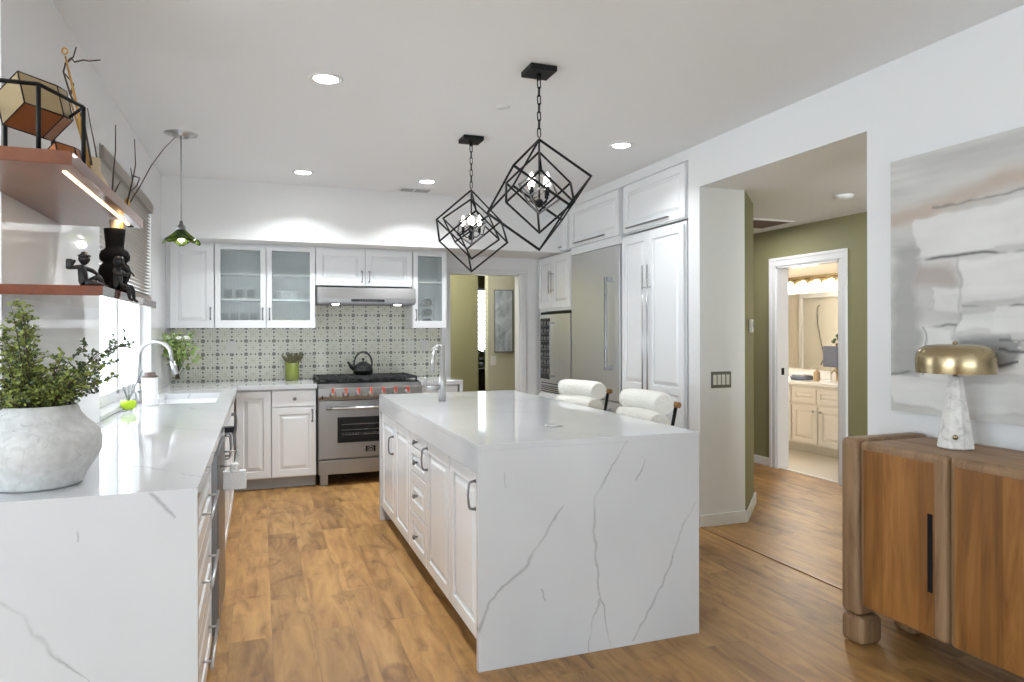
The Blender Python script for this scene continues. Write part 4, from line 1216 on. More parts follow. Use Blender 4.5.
def rhombic(radius, M_, name, parent, edge=True):
    """rhombic dodecahedron with dark seams; two sheet colours"""
    import itertools
    c8 = [Vector(v) for v in itertools.product((-1, 1), repeat=3)]
    o6 = [Vector(v) * 2 for v in ((1, 0, 0), (-1, 0, 0), (0, 1, 0), (0, -1, 0), (0, 0, 1), (0, 0, -1))]
    faces = []
    for i in range(6):
        for j in range(i + 1, 6):
            if abs(o6[i].dot(o6[j])) > .1: continue
            cs = [v for v in c8 if v.dot(o6[i]) > 0 and v.dot(o6[j]) > 0]
            faces.append((o6[i], cs[0], o6[j], cs[1]))
    b = NB(); s = radius / 2; seams = NB()
    for f in faces:
        P_ = [M_ @ (v * s) for v in f]
        b.faces.new([b.verts.new(p) for p in P_])
        for k in range(4): tube(seams, [P_[k], P_[(k + 1) % 4]], .0022, 4)
    bmesh.ops.remove_doubles(b, verts=b.verts[:], dist=1e-5)
    bmesh.ops.recalc_face_normals(b, faces=b.faces[:])
    return b, seams
def face_on(c, ra):
    f = (Vector(c) - Vector((0, 0, 1.375))).normalized(); rr = f.cross(Vector((0, 0, 1))).normalized(); uu = rr.cross(f)
    n2 = (-f - .28 * rr + .10 * uu).normalized()
    a2 = (rr * math.cos(ra) + uu * math.sin(ra)); a2 = (a2 - n2 * a2.dot(n2)).normalized(); c2 = n2.cross(a2)
    n1 = Vector((1, 1, 1)).normalized(); a1 = Vector((2, -1, -1)).normalized(); c1 = n1.cross(a1)
    B1 = Matrix((n1, a1, c1)); B2 = Matrix((n2, a2, c2)).transposed()
    return (B2 @ B1).to_4x4()
for (cx, cy, cz, rad, lab, mt) in ((-.645, 2.50, ZS1 + .210, .116, 'large copper and brass faceted polyhedron inside the black frame on the upper shelf', 'bronze'),
                               (-.575, 2.52, ZS1 + .062, .060, 'small copper faceted polyhedron at the foot of the black frame', 'copper')):
    r = thing('polyhedron_ornament', lab, 'ornament', (cx, cy, cz - rad))
    b, sm_ = rhombic(rad, Matrix.Translation((cx, cy, cz)) @ face_on((cx, cy, cz), math.radians(-13)), '', r)
    me_o = obj('metal_body', b, M[mt], r, world=True)
    me_o.data.materials.append(M['copper'])
    for p in me_o.data.polygons:
        if p.normal.z < -.25: p.material_index = 1
    obj('seams', sm_, M['bronze_dark'], r, world=True)
# gold rods, twigs, blocks
def rods(name, label, cat, pts_list, rad, m, g=None):
    b = NB()
    for pts in pts_list: tube(b, pts, [rad * (1 - .5 * k / max(1, len(pts) - 1)) for k in range(len(pts))], 6)
    return tag(obj(name, b, M[m], world=True), label, cat, g)
import sys
_s, _c = math.sin(TH), math.cos(TH)
def at(px, py, y):
    """world point on the plane y seen at a pixel (used to read sizes off the photo)"""
    u = (px - 512) / F; v = -((py - 332.4) + .0023 * (px - 512)) / F
    dx, dy = _s + u * _c, _c - u * _s; t = y / dy
    return Vector((dx * t, y, 1.375 + v * t))
rods('gold_rod', 'gold rod with a ring top leaning behind the black frame on the upper shelf', 'rod', [[at(88, 160, 2.70), at(76, 100, 2.72), at(66, 56, 2.74)]], .0065, 'gold_rod')
b = NB(); c = at(65.5, 51, 2.74); tube(b, [c + Vector((.008 * math.cos(a), 0, .010 * math.sin(a))) for a in [2 * PI * k / 12 for k in range(12)]], .003, 6, closed=True)
tag(obj('rod_finial', b, M['gold_rod'], world=True), 'tiny ring on top of the leaning gold rod', 'finial')
rods('gold_rod', 'shorter gold rod leaning beside the small copper polyhedron', 'rod', [[at(90, 168, 2.78), at(80, 130, 2.80), at(70, 98, 2.82)]], .006, 'gold_rod')
def spray(y, lines, label, rad=.004):
    rods('dry_twig', label, 'twig', [[at(px, py, y + .01 * k) for k, (px, py) in enumerate(l)] for l in lines], rad, 'twig')
spray(2.78, [[(92, 165), (84, 120), (71, 95), (64, 72), (66, 64), (74, 57), (77, 47)], [(66, 64), (72, 58), (75, 62), (84, 60), (90, 61), (101, 60)], [(71, 95), (74, 84), (64, 72)]], 'branching dry twig rising behind the gold rod on the upper shelf')
spray(2.95, [[(99, 172), (96, 150), (91, 125), (88, 108)], [(84, 130), (80, 118), (76, 120)]], 'thin dark twig just right of the black frame on the upper shelf', .003)
spray(3.02, [[(112, 200), (114, 170), (116, 150), (116, 125)]], 'single straight dark twig standing alone near the middle of the upper shelf', .0035)
spray(3.12, [[(127, 205), (133, 180), (136, 165), (135, 139)], [(134, 176), (140, 178), (137, 186), (130, 192)], [(115, 192), (121, 181)], [(133, 180), (131, 168)]], 'forked dark twigs rising from the brown knot at the end of the upper shelf', .0035)
spray(3.16, [[(128, 206), (140, 187), (152, 165), (165, 148), (176, 137)]], 'long slanting twig reaching right toward the ceiling from the shelf end', .003)
b = NB(); tube(b, [at(125, 213, 3.13), at(127, 204, 3.13), at(128, 198, 3.13)], [.010, .013, .006], 8); tag(obj('wood_knot', b, M['gold_rod'], world=True), 'brown woody knot holding the twigs at the far end of the upper shelf', 'wood')
b = NB(); tube(b, [(0, 0, 0), (.005, .01, .05), (-.01, .01, .10), (.005, 0, .15)], [.035, .04, .03, .018], 9); tag(obj('driftwood_block', b, M['drift'], loc=(-.56, 2.86, ZS1)), 'pale driftwood lump on the upper shelf right of the black frame', 'driftwood')
b = NB(); tube(b, [(0, 0, 0), (.005, .01, .04), (-.01, .01, .07)], [.03, .035, .02], 9); tag(obj('driftwood_block', b, M['drift'], loc=(-.66, 2.70, ZS1)), 'pale driftwood lump behind the small copper polyhedron', 'driftwood')

# bubble vase
r = thing('bubble_vase', 'matte black stacked-bubble vase on the lower shelf', 'vase', (-.528, 3.06, ZS2))
b = NB(); lathe(b, [(0, 0), (.045, 0), (.055, .010), (.058, .03), (.050, .048), (.062, .066), (.066, .090), (.058, .112), (.046, .122), (.060, .134), (.062, .15), (.054, .168), (.038, .178), (.037, .19), (.042, .235), (.044, .255), (.040, .255), (.034, .2), (0, .19)], n=40)
for v in b.verts: v.co.x *= .86; v.co.y *= .86
obj('vase_body', b, M['ceramic_black'], r)
b = NB(); tube(b, [(.0, 0, .19), (.004, 0, .24), (.006, 0, .288)], [.018, .02, .024], 10); obj('dried_pod', b, M['drift'], r)
b = NB(); tube(b, [(.02, -.01, .2), (.03, -.015, .28)], [.006, .008], 8); obj('cinnamon_stick', b, M['gold_rod'], r)

# figurines: skin-modifier bodies
def skin_fig(name, label, loc, rz, joints, edges, scale, extra=None):
    r = thing(name, label, 'figurine', loc, rz)
    me = bpy.data.meshes.new('figure'); keys = list(joints)
    me.from_pydata([Vector(joints[k][:3]) * scale for k in keys], [(keys.index(a), keys.index(c)) for a, c in edges], [])
    o = bpy.data.objects.new('figure', me); col.objects.link(o); o.parent = r
    sk = o.modifiers.new('skin', 'SKIN'); sk.use_smooth_shade = True
    for i, k in enumerate(keys):
        me.skin_vertices[0].data[i].radius = (joints[k][3] * scale,) * 2
    me.skin_vertices[0].data[keys.index('pelvis')].use_root = True
    ss = o.modifiers.new('sub', 'SUBSURF'); ss.levels = 2; ss.render_levels = 2
    me.materials.append(M['bronze_dark'])
    return r
# joints in head-unit style, metres at scale 1 = 0.13 tall seated
J = {'pelvis': (0, 0, .018, .017), 'waist': (.002, 0, .04, .016), 'chest': (-.002, 0, .066, .022), 'neck': (.002, 0, .088, .007), 'head0': (.004, 0, .098, .017), 'head': (.006, 0, .108, .022), 'head2': (.006, 0, .120, .020),
     'shL': (-.002, .02, .08, .008), 'shR': (-.002, -.02, .08, .008),
     'elL': (.022, .034, .070, .009), 'haL': (.042, .016, .058, .007), 'fL': (.048, .012, .055, .004),
     'elR': (-.03, -.034, .074, .009), 'haR': (-.018, -.03, .098, .007), 'fR': (-.012, -.026, .103, .004),
     'hipL': (.006, .014, .018, .013), 'knL': (.048, .018, .05, .012), 'anL': (.062, .018, .012, .008), 'toL': (.078, .018, .006, .005),
     'hipR': (.006, -.014, .018, .013), 'knR': (.045, -.03, .022, .012), 'anR': (.075, -.005, .010, .008), 'toR': (.088, -.002, .008, .005)}
Ed = [('pelvis', 'waist'), ('waist', 'chest'), ('chest', 'neck'), ('neck', 'head0'), ('head0', 'head'), ('head', 'head2'), ('chest', 'shL'), ('chest', 'shR'), ('shL', 'elL'), ('elL', 'haL'), ('haL', 'fL'), ('shR', 'elR'), ('elR', 'haR'), ('haR', 'fR'),
      ('pelvis', 'hipL'), ('hipL', 'knL'), ('knL', 'anL'), ('anL', 'toL'), ('pelvis', 'hipR'), ('hipR', 'knR'), ('knR', 'anR'), ('anR', 'toR')]
r = skin_fig('seated_figurine', 'dark bronze seated figurine with an arm raised, left of the black bubble vase', (-.575, 2.76, ZS2 + .001), math.radians(-8), J, Ed, .96)
b = NB(); lathe(b, [(0, 0), (.017, .0), (.021, .006), (.012, .012), (.008, .019), (0, .021)], c=(.006, 0, .111), n=18); obj('hat', b, M['bronze_dark'], r)
b = NB(); box(b, -.038, -.018, -.044, -.020, .066, .102, .006); obj('bundle', b, M['bronze_dark'], r)
J2 = dict(J)
J2.update({'hipL': (.006, .014, .014, .013), 'knL': (.046, .016, .018, .010), 'anL': (.056, .014, -.034, .006), 'toL': (.070, .014, -.040, .005),
           'hipR': (.006, -.014, .014, .013), 'knR': (.046, -.016, .018, .010), 'anR': (.052, -.012, -.030, .006), 'toR': (.066, -.012, -.036, .005),
           'elL': (.018, .032, .062, .006), 'haL': (.038, .008, .074, .005), 'fL': (.044, .004, .076, .003), 'elR': (.018, -.032, .058, .006), 'haR': (.044, -.010, .064, .005), 'fR': (.05, -.006, .066, .003)})
r = skin_fig('perched_figurine', 'dark bronze figurine sitting on the lower shelf edge with legs dangling, playing a pipe', (-.492, 2.90, ZS2 + .004), math.radians(-18), J2, Ed, .98)
b = NB(); tube(b, [(.018, 0, .104), (.046, -.001, .076), (.062, -.002, .056)], .0028, 8); obj('pipe', b, M['bronze_dark'], r)
b = NB(); lathe(b, [(0, .112), (.015, .112), (.019, .117), (.013, .128), (0, .131)], c=(.006, 0, 0), n=18); obj('hat', b, M['bronze_dark'], r)

# ------------------------------------------------------------------ large white pot with maidenhair fern
m, nt, bs_ = new_mat('carved_white_stone'); V.nt = nt
c = coords(nt, (1, 1, 1)); n1 = noise(nt, c, 9, 1, 1.8); n2_ = noise(nt, c, 40, 4)
edge = V.op('SUBTRACT', 1.0, (((V(n1.outputs['Fac']) * 5).fract() - .5).abs()) * 14, clamp=True)
bp = nt.nodes.new('ShaderNodeBump'); bp.inputs['Strength'].default_value = .45; bp.inputs['Distance'].default_value = .005
hh = edge * -0.8 + V(n2_.outputs['Fac']) * .35
nt.links.new(hh.s, bp.inputs['Height']); nt.links.new(bp.outputs['Normal'], bs_.inputs['Normal'])
nt.links.new(ramp(nt, n2_.outputs['Fac'], [(.3, (.54, .53, .52)), (.7, (.66, .655, .645))]), bs_.inputs['Base Color']); bs_.inputs['Roughness'].default_value = .75
M['pot'] = m
PC = (-.622, 2.435, .921)
r = thing('potted_fern', 'large carved white planter with a bushy fern on the near end of the counter', 'potted plant', PC)
b = NB(); lathe(b, [(0, 0), (.128, 0), (.138, .008), (.150, .035), (.182, .078), (.193, .10), (.195, .135), (.185, .165), (.150, .190), (.128, .215), (.118, .238), (.110, .240), (.104, .215), (0, .20)], n=56)
for v in b.verts: v.co.x *= .85; v.co.y *= .85
obj('pot', b, M['pot'], r)
b = NB(); lathe(b, [(0, .215), (.093, .212)], n=30); obj('soil', b, M['soil'], r)
rnd = random.Random(5)
stems, leaves, leaves_d = NB(), NB(), NB()
def leaflet(bm, c, dirv, L):
    u = dirv.normalized(); v = u.cross(Vector([rnd.uniform(-1, 1) for _ in range(3)])).normalized()
    w_ = L * .55
    P_ = [c, c + u * L * .5 + v * w_, c + u * L + v * w_ * .55, c + u * L * 1.12, c + u * L - v * w_ * .55, c + u * L * .5 - v * w_]
    bm.faces.new([bm.verts.new(p) for p in P_])
def frond(a, lean, h, dark=False, dens=1.0):
    p0 = Vector((.05 * math.cos(a) * rnd.random(), .05 * math.sin(a) * rnd.random(), .21))
    pts = [p0]; n = 12
    for k in range(1, n + 1):
        t = k / n
        pts.append(p0 + Vector((math.cos(a) * lean * t ** 1.4, math.sin(a) * lean * t ** 1.4, h * (t - .22 * t ** 3 * min(1, lean * 4)))))
    tube(stems, pts, [.0022 - .0015 * k / n for k in range(n + 1)], 5)
    for k in range(3, n + 1):
        nb = 2 if k < n else 3
        for s in range(nb):
            side = Vector([rnd.uniform(-1, 1), rnd.uniform(-1, 1), rnd.uniform(-.2, .7)]).normalized()
            ln = rnd.uniform(.025, .065) * (1.15 - k / n * .6)
            q0 = pts[k] if k <= n else pts[-1]; q1 = q0 + side * ln
            tube(stems, [q0, q1], .0006, 4)
            m_ = int(6 * dens)
            for j in range(1, m_ + 1):
                c = q0.lerp(q1, j / m_)
                d = (side + Vector([rnd.uniform(-1, 1) for _ in range(3)]) * .9)
                leaflet(leaves_d if (dark or rnd.random() < .3) else leaves, c, d, rnd.uniform(.0055, .0105))
for k in range(40):
    a = rnd.uniform(0, 2 * PI)
    frond(a, rnd.uniform(.02, .15), rnd.uniform(.06, .22))
# taller ones toward the left, and the long sprays to the right
for k in range(12): frond(PI + rnd.uniform(-.9, .7), rnd.uniform(.02, .14), rnd.uniform(.24, .34))
for (a, l, h) in ((.15, .22, .26), (.55, .19, .24), (.9, .16, .24), (.3, .17, .17), (-.2, .15, .12), (.1, .14, .07)): frond(a, l, h, True, 1.0)
frond(.22, .20, .27, True, .9)
obj('stems', stems, M['stem'], r); obj('leaves', leaves, M['leaf'], r); obj('dark_leaves', leaves_d, M['leaf2'], r)

# ------------------------------------------------------------------ sideboard
SBX0, SBX1 = 2.452, XW - .025
r = thing('sideboard', 'rounded weathered-wood sideboard with golden acacia doors against the right wall', 'sideboard', (2.67, 1.45, 0))
def sb(name, bm, m, p=None): return obj(name, bm, M[m], p or r, world=True)
T_ = .905
# end frame (rounded slab wrapping the far end)
def end_panel(y0, y1):
    b = NB(); box(b, SBX0 + .0, SBX1, y0, y1, .125, T_, .028, 5); return b
sb('end_panel', end_panel(2.305, 2.405), 'side_frame'); sb('end_panel', end_panel(.54, .64), 'side_frame')
sb('top', box(NB(), SBX0 + .03, SBX1, .64, 2.300, .862, T_ - .012, .006), 'side_top')
sb('carcass', box(NB(), SBX0 + .05, SBX1 - .01, .64, 2.300, .20, .862), 'side_frame')
nb = 4; ys = [2.300 - k * .415 for k in range(5)]
for k in range(nb):
    ya, yb = ys[k] - .003, ys[k + 1] + .003
    b = NB(); box(b, SBX0, SBX0 + .05, yb, ya, .178, T_ - .006, .022, 5)
    hd = True
    hy = yb + .050 if hd else ya - .050
    d = sb('door', b, 'side_frame')
    pb = NB(); box(pb, SBX0 - .004, SBX0 + .01, yb + .052, ya - .026, .190, T_ - .040, .002)
    sb('board_panel', pb, 'side_door', d)
    hb = NB(); box(hb, SBX0 - .006, SBX0 + .002, hy + .008, hy + .03, .36, .665, .002) if False else box(hb, SBX0 - .0065, SBX0 + .002, yb + .056, yb + .078, .36, .665, .001)
    sb('handle_slot', hb, 'black', d)
for y0 in (2.285, .54):
    for xx in (SBX0 + .0, SBX1 - .13):
        b = NB(); box(b, xx, xx + .13, y0, y0 + .12, 0, .125, .028, 4); sb('foot', b, 'side_frame')

# lamp on the sideboard
r = thing('table_lamp', 'brass mushroom-shade lamp on a white alabaster tapered base on the sideboard', 'lamp', (2.692, 2.035, .894))
m, nt, bs_ = new_mat('alabaster')
n1 = noise(nt, coords(nt, (1, 1, 1)), 14, 6, 1.0, .65)
nt.links.new(ramp(nt, n1.outputs['Fac'], [(.30, (.42, .41, .41)), (.48, (.72, .69, .65)), (.7, (.82, .80, .77))]), bs_.inputs['Base Color']); bs_.inputs['Roughness'].default_value = .3
b = NB(); lathe(b, [(0, 0), (.062, 0), (.070, .006), (.026, .296), (0, .300)], n=8, smooth=False); obj('base', b, m, r, rz=.3)
b = NB(); cyl(b, (0, 0, .296), (0, 0, .316), .009, 12); obj('stem', b, M['brass'], r)
b = NB(); lathe(b, [(q * .94, .310 + (z - .277) * 1.22) for q, z in ((.151, .277), (.154, .30), (.154, .325), (.149, .345), (.136, .360), (.11, .370), (.07, .3735), (.0, .374), (0, .370), (.07, .3695), (.108, .366), (.133, .356), (.145, .343), (.150, .325), (.150, .30), (.148, .277))], n=64); obj('lamp_shade', b, M['brass'], r)
b = NB(); lathe(b, [(0, .427), (.008, .427), (.010, .434), (.005, .440), (0, .442)], n=16); obj('finial', b, M['brass'], r)
b = NB(); lathe(b, [(0, 0), (.010, 0), (.010, .005), (0, .006)], n=16, M=Matrix.Rotation(PI / 2, 4, 'X') ); obj('switch', b, M['brass'], r, loc=(-.048, -.036, .052), rz=-.9)

# ------------------------------------------------------------------ abstract painting on the right wall
r = thing('abstract_painting', 'large abstract canvas in greys, whites and beige on the right wall above the sideboard', 'painting', (XW - .02, 1.45, .995))
PW, PH = 2.10, 1.20      # along -y, up
obj('canvas', box(NB(), -.019, .019, -PW / 2, PW / 2, 0, PH, .003), mat('canvas_edge', (.62, .61, .58), .8), r)
import numpy as np
nx, nz = 420, 240
rng = np.random.RandomState(4)
def vnoise(nu, nv, fu, fv, seed):
    rg = np.random.RandomState(seed); g = rg.rand(fv + 2, fu + 2)
    u = np.linspace(0, fu, nu); v = np.linspace(0, fv, nv); iu = u.astype(int); iv = v.astype(int)
    a = u - iu; c = v - iv; a = a * a * (3 - 2 * a); c = c * c * (3 - 2 * c)
    G_ = lambda di, dj: g[np.ix_(np.minimum(iv + di, fv + 1), np.minimum(iu + dj, fu + 1))]
    return (G_(0, 0) * (1 - a) + G_(0, 1) * a) * (1 - c)[:, None] + (G_(1, 0) * (1 - a) + G_(1, 1) * a) * c[:, None]
def fb(fu, fv, s): return (vnoise(nx, nz, fu, fv, s) + .5 * vnoise(nx, nz, fu * 2, fv * 2, s + 1) + .25 * vnoise(nx, nz, fu * 4, fv * 4, s + 2) + .12 * vnoise(nx, nz, fu * 8, fv * 8, s + 3)) / 1.87
U, Vv = np.meshgrid(np.linspace(0, PW, nx), np.linspace(0, PH, nz))      # U from far (left in view) to near
n_a, n_b, n_c = fb(6, 4, 1), fb(14, 10, 9), fb(5, 30, 20)
n_d = fb(30, 24, 40)
Uw = U + (n_b - .5) * .10 + (n_d - .5) * .03; Vw = Vv + (n_a - .5) * .08 + (n_b - .5) * .03 + (n_d - .5) * .012
base = np.array([.60, .585, .56]); img = np.zeros((nz, nx, 3)) + base
img *= (0.80 + .40 * n_c)[..., None]
ht = (n_c - .5) * .4
def blend(mask, colr, k=1.0):
    global img
    mk = np.clip(mask, 0, 1)[..., None] * k; img = img * (1 - mk) + np.array(colr) * mk
def rect(u0, u1, v0, v1, s=.012): 
    f = lambda d: np.clip(d / s, 0, 1)
    return f(Uw - u0) * f(u1 - Uw) * f(Vw - v0) * f(v1 - Vw)
blend(rect(0, .16, .08, .82, .05), (.36, .355, .34), .75)
band = np.exp(-((Vw - (.93 + .13 * np.clip(U, 0, .9))) / .045) ** 2); blend(band * (.5 + n_b), (.50, .40, .32), .8)
blend(rect(.1, 2.2, 1.04, 1.2, .1), (.47, .46, .46), .6)
W_ = (.80, .785, .76)
for q in ((.13, 2.1, .72, .92), (.35, 2.1, .50, .70), (.20, .36, .46, .58), (.34, .50, .38, .46), (.48, 2.1, .36, .48), (.14, .34, .16, .40), (.30, 2.1, .20, .30), (.0, .9, .02, .17), (.9, 2.1, .0, .2)):
    mk = rect(*q); blend(mk * (.45 + .65 * n_b + .3 * (n_c - .5)), W_, .95); ht += mk * .8
blend(rect(.10, .34, .56, .70, .04), (.42, .36, .33), .8)
blend(rect(.34, .62, .22, .37, .03) * (n_b > .45), (.27, .27, .27), .85)
blend(rect(.66, 1.0, .17, .34, .06) * n_b * 1.5, (.20, .20, .20), .9)
def crack(v0, u0, u1, amp, wd, k=.75, sl=0.0):
    k = min(1, k * 1.25); wd = wd * 1.3
    vv = v0 + sl * (U - u0) + (n_b - .5) * amp + (n_a - .5) * amp
    mk = np.exp(-((Vv - vv) / wd) ** 2) * (U > u0) * (U < u1) * np.clip((n_b - .33) * 6, 0, 1); blend(mk, (.10, .10, .10), k)
crack(.71, .13, 2.1, .03, .005); crack(.49, .36, 2.1, .03, .004, .6); crack(.345, .52, 2.1, .02, .004, .6); crack(.925, .22, 2.1, .05, .004, .5, .06)
crack(.305, .52, 1.3, .08, .006, .8, -.02); crack(.17, 0, .25, .03, .005, .6, .25); crack(.20, .25, .6, .10, .007, .8, .12); crack(.405, .12, .34, .03, .005, .6)
mk = np.exp(-((Uw - .165) / .006) ** 2) * (Vv > .18) * (Vv < .40); blend(mk, (.2, .2, .2), .8)
mk = np.exp(-((Uw - .345) / .006) ** 2) * (Vv > .38) * (Vv < .70); blend(mk, (.35, .35, .33), .5)
ht += n_b * .6
verts = [(-.0205 - .004 * float(ht[j, i]), PW / 2 - float(U[j, i]), float(Vv[j, i])) for j in range(nz) for i in range(nx)]
faces = [(j * nx + i, (j + 1) * nx + i, (j + 1) * nx + i + 1, j * nx + i + 1) for j in range(nz - 1) for i in range(nx - 1)]
me = bpy.data.meshes.new('paint_surface'); me.from_pydata(verts, [], faces)
ca = me.color_attributes.new('pigment', 'FLOAT_COLOR', 'POINT')
rgba = np.ones((nz * nx, 4), dtype=np.float32); rgba[:, :3] = np.clip(img.reshape(-1, 3), 0, 1); ca.data.foreach_set('color', rgba.ravel())
m, nt, bs_ = new_mat('oil_paint'); at_ = nt.nodes.new('ShaderNodeAttribute'); at_.attribute_name = 'pigment'
nt.links.new(at_.outputs['Color'], bs_.inputs['Base Color']); bs_.inputs['Roughness'].default_value = .6
me.materials.append(m); me.shade_smooth() if hasattr(me, 'shade_smooth') else None
o = bpy.data.objects.new('paint_surface', me); col.objects.link(o); o.parent = r

# ------------------------------------------------------------------ picture and switch in the far room
r = thing('framed_picture', 'blue-grey picture hanging on the pale wall beyond the back doorway', 'picture', (2.83, 8.018, 1.13))
obj('frame', box(NB(), -.125, .125, -.03, 0, 0, .77, .003), M['greyplate'], r)
m, nt, bs_ = new_mat('picture_print'); nt.links.new(ramp(nt, noise(nt, coords(nt, (1, 1, .6)), 9, 4, 1).outputs['Fac'], [(.3, (.26, .30, .34)), (.5, (.45, .50, .55)), (.7, (.66, .72, .76))]), bs_.inputs['Base Color'])
obj('print', box(NB(), -.115, .105, -.032, -.029, .012, .758), m, r)
r = thing('light_switch', 'white single switch on the pale wall beyond the back doorway', 'switch', (2.70, 8.018, 1.03))
obj('cover_plate', box(NB(), -.035, .035, -.007, 0, -.058, .058, .002), M['plastic'], r); obj('rocker', box(NB(), -.016, .016, -.011, -.006, -.03, .03, .002), M['plastic'], r)
r = thing('dark_chair', 'dark upholstered chair glimpsed beneath the shuttered window in the far room', 'chair', (3.22, 9.4, 0))
obj('seat', box(NB(), -.25, .25, -.25, .25, .30, .46, .04, 3), M['stem'], r); obj('backrest', box(NB(), -.25, .25, .18, .28, .46, .85, .04, 3), M['stem'], r)
for sx in (-.2, .2):
    for sy in (-.2, .2): obj('leg', box(NB(), sx - .02, sx + .02, sy - .02, sy + .02, 0, .30), M['stem'], r)
r = thing('leafy_houseplant', 'dark leafy plant below the shuttered window in the far room', 'plant', (3.42, 10.4, 0))
b = NB(); lathe(b, [(0, 0), (.14, 0), (.18, .32), (.16, .32), (0, .28)], n=24); obj('pot', b, M['ceramic_black'], r)
b = NB(); rnd = random.Random(2)
for k in range(90):
    a = rnd.uniform(0, 2 * PI); q = rnd.uniform(.02, .28); c = Vector((q * math.cos(a), q * math.sin(a), rnd.uniform(.4, 1.1))); u = Vector((math.cos(a), math.sin(a), rnd.uniform(-.3, .8))).normalized(); v = u.orthogonal().normalized()
    b.faces.new([b.verts.new(p) for p in (c - u * .08, c + v * .035, c + u * .1, c - v * .035)])
for k in range(8): tube(b, [(0, 0, .28), (.1 * math.cos(k), .1 * math.sin(k), .95)], .006, 5)
obj('foliage', b, M['leaf2'], r)

# ------------------------------------------------------------------ bathroom
VX = 5.80
r = thing('bathroom_vanity', 'cream bathroom vanity with raised doors and drawers seen through the hall door', 'vanity', (VX, 7.30, 0), R_)
obj('body', box(NB(), 0, 2.4, .001, .54, .10, .77), M['bathcab'], r); obj('toe_kick', box(NB(), 0, 2.4, .07, .09, 0.007, .10), M['bathcab'], r)
obj('countertop', box(NB(), -.01, 2.41, -.03, .54, .77, .81, .006), M['porcelain'], r)
obj('backsplash', box(NB(), -.01, 2.41, .52, .54, .81, .91, .003), M['porcelain'], r)
for k in range(4):
    x = .02 + k * .40 + (0.0 if k < 4 else 0)
    d = obj('door', door_bm(.38, .42), M['bathcab'], r, loc=(x + .12, 0, .12)); obj('knob', pull_bm(0, True, 'knob'), M['chrome'], d, loc=(.34 if k % 2 == 0 else .04, -.02, .37))
for x0, x1 in ((.14, .52), (.54, .92), (.94, 1.30), (1.32, 1.70)):
    obj('drawer', door_bm(x1 - x0, .16), M['bathcab'], r, loc=(x0, 0, .575))
r = thing('bathroom_mirror', 'frameless mirror above the bathroom vanity', 'mirror', (6.345, 6.3, .92))
obj('glass', box(NB(), -.008, 0, -1.1, 1.1, 0, .93, .002), M['mirror'], r)
r = thing('vanity_light', 'bar of glowing frosted glass shades above the bathroom mirror', 'light fixture', (6.345, 6.68, 1.96))
obj('backplate', box(NB(), -.03, 0, -.55, .55, .0, .10, .004), M['brass'], r)
for k in range(5):
    y = -.44 + k * .22
    b = NB(); tube(b, [(-.03, y, .06), (-.09, y, .07), (-.10, y, .03)], .008, 8); a_ = obj('arm', b, M['brass'], r)
    b = NB(); lathe(b, [(0, .035), (.03, .03), (.045, .0), (.048, -.10), (.045, -.10), (0, -.095)], c=(-.10, y, 0), n=24); obj('glass_shade', b, M['bathbulb'], a_)
d = bpy.data.lights.new('vanity_lamp', 'AREA'); d.shape = 'RECTANGLE'; d.size = .1; d.size_y = 1.0; d.energy = 30; d.color = (1, .90, .78)
lo = bpy.data.objects.new('vanity_lamp', d); col.objects.link(lo); lo.parent = r; lo.location = (-.17, 0, -.05); lo.rotation_euler = Vector((-1, 0, -.5)).to_track_quat('-Z', 'Y').to_euler()
# shower enclosure across the bathroom, visible in the mirror
r = thing('shower_door', 'white framed glass shower door with a hose, reflected in the bathroom mirror', 'shower', (HX + .20, 7.65, .007))
b = NB(); box(b, -.02, .02, -.52, -.46, 0, 1.92, .003); box(b, -.02, .02, .46, .52, 0, 1.92, .003); box(b, -.02, .02, -.46, .46, 1.86, 1.92, .003); box(b, -.02, .02, -.46, .46, 0, .06, .003); obj('frame', b, M['trim'], r)
obj('glass_pane', box(NB(), -.004, .004, -.46, .46, .06, 1.86), M['vaseglass'], r)
b = NB(); tube(b, [(.03, .1, 1.75), (.07, .1, 1.72), (.05, .12, 1.5), (.04, .06, 1.2), (.05, -.02, 1.0), (.06, .05, .9)], .010, 8); obj('hose', b, M['greyplate'], r)
# things on the vanity
o = thing('folded_towel', 'folded blue and white towel lying on the vanity counter', 'towel', (5.98, 6.42, .811))
b = NB(); box(b, -.08, .08, -.11, .11, 0, .05, .018, 3); obj('cloth', b, M['blue'], o); b = NB(); box(b, -.06, .06, -.10, .10, .05, .075, .011, 3); obj('top_fold', b, M['towel'], o)
o = thing('hand_towel', 'slate blue towel hanging on a small rack at the vanity end', 'towel', (6.12, 6.12, .811))
obj('cloth', box(NB(), -.012, .012, -.11, .11, .16, .40, .010, 3), M['blue'], o)
b = NB(); cyl(b, (0, 0, 0), (0, 0, .006), .05, 20); cyl(b, (0, 0, 0), (0, 0, .42), .006, 8); cyl(b, (0, -.13, .395), (0, .13, .395), .006, 8); obj('stand', b, M['chrome'], o)
o = thing('small_bouquet', 'small bunch of dark flowers above the blue hand towel in the bathroom', 'flowers', (6.262, 6.15, .811))
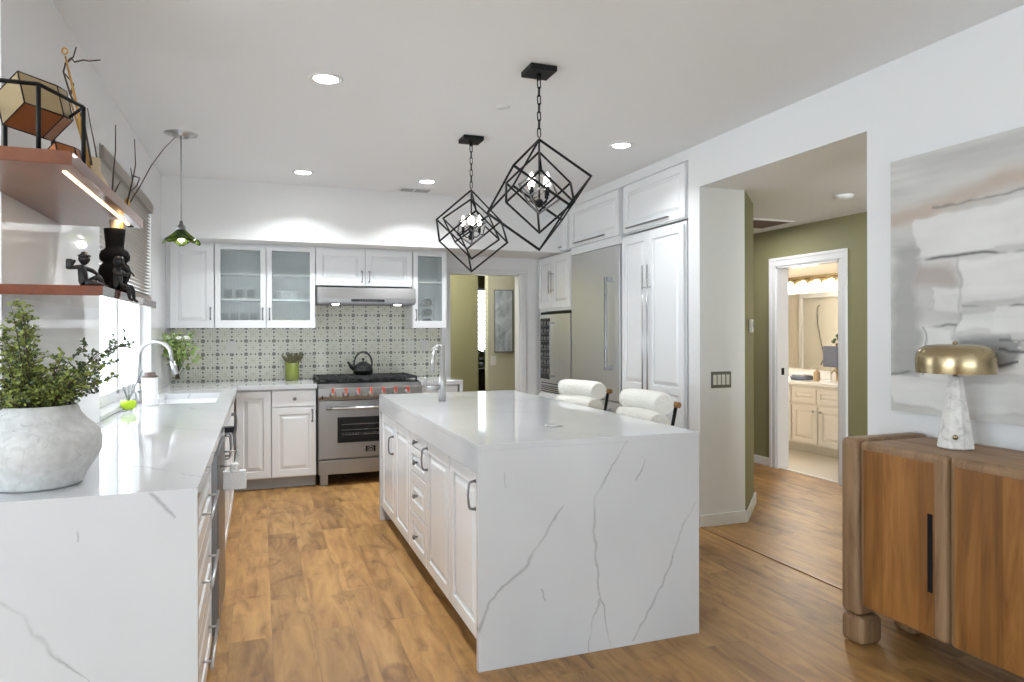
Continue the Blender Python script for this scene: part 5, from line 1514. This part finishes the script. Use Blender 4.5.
b = NB(); lathe(b, [(0, 0), (.03, 0), (.035, .3), (.03, .43), (0, .43)], n=16); obj('vase', b, M['bronze'], o)
b = NB(); rnd = random.Random(8)
for k in range(14):
    e = NB(); bmesh.ops.create_icosphere(e, subdivisions=1, radius=.022); add_prim(b, e, Matrix.Translation((rnd.uniform(-.05, .05), rnd.uniform(-.06, .06), .47 + rnd.uniform(-.03, .05))))
obj('blossoms', b, M['leaf2'], o)
o = thing('lotion_bottle', 'cream pump bottle beside the folded towel on the vanity', 'bottle', (5.99, 6.20, .811))
b = NB(); lathe(b, [(0, 0), (.035, 0), (.038, .01), (.036, .10), (.014, .12), (.012, .135), (0, .135)], n=20); obj('bottle_body', b, M['drift'], o); b = NB(); cyl(b, (0, 0, .13), (0, 0, .165), .004, 8); tube(b, [(0, 0, .162), (-.04, 0, .160)], .005, 8); obj('pump', b, M['chrome'], o)
o = thing('vanity_faucet', 'small brass bathroom faucet near the right end of the visible vanity', 'faucet', (6.08, 5.98, .811))
b = NB(); lathe(b, [(0, 0), (.025, 0), (.02, .02), (.013, .10), (0, .105)], n=18); obj('base', b, M['brass'], o); b = NB(); tube(b, [(0, 0, .09), (-.05, 0, .13), (-.10, 0, .10)], .009, 10); obj('spout', b, M['brass'], o)
# bathroom door leaf, folded open against the near side
b = NB(); box(b, HX + .14, HX + .82, DY0 - .045, DY0 - .007, .01, 2.0, .003)
o = obj('door_1', b, M['bathcab'], world=True); o['kind'] = 'structure'
b = NB(); cyl(b, (HX + .76, DY0 - .007, .98), (HX + .76, DY0 + .03, .98), .012, 12); lathe(b, [(0, 0), (.022, .006), (.026, .02), (.018, .034), (0, .038)], c=(HX + .76, DY0 + .025, .98), n=18, M=Matrix.Rotation(-PI / 2, 4, 'X')); obj('door_handle', b, M['black'], o, world=True)
b = NB(); box(b, HX + .04, HX + .075, DY1 - .021, DY1 - .0178, .94, 1.01, .001); ls = obj('strike_plate', b, M['black'], world=True); tag(ls, 'small black strike plate on the left jamb of the bathroom doorway', 'latch')
bpy.context.view_layer.update()
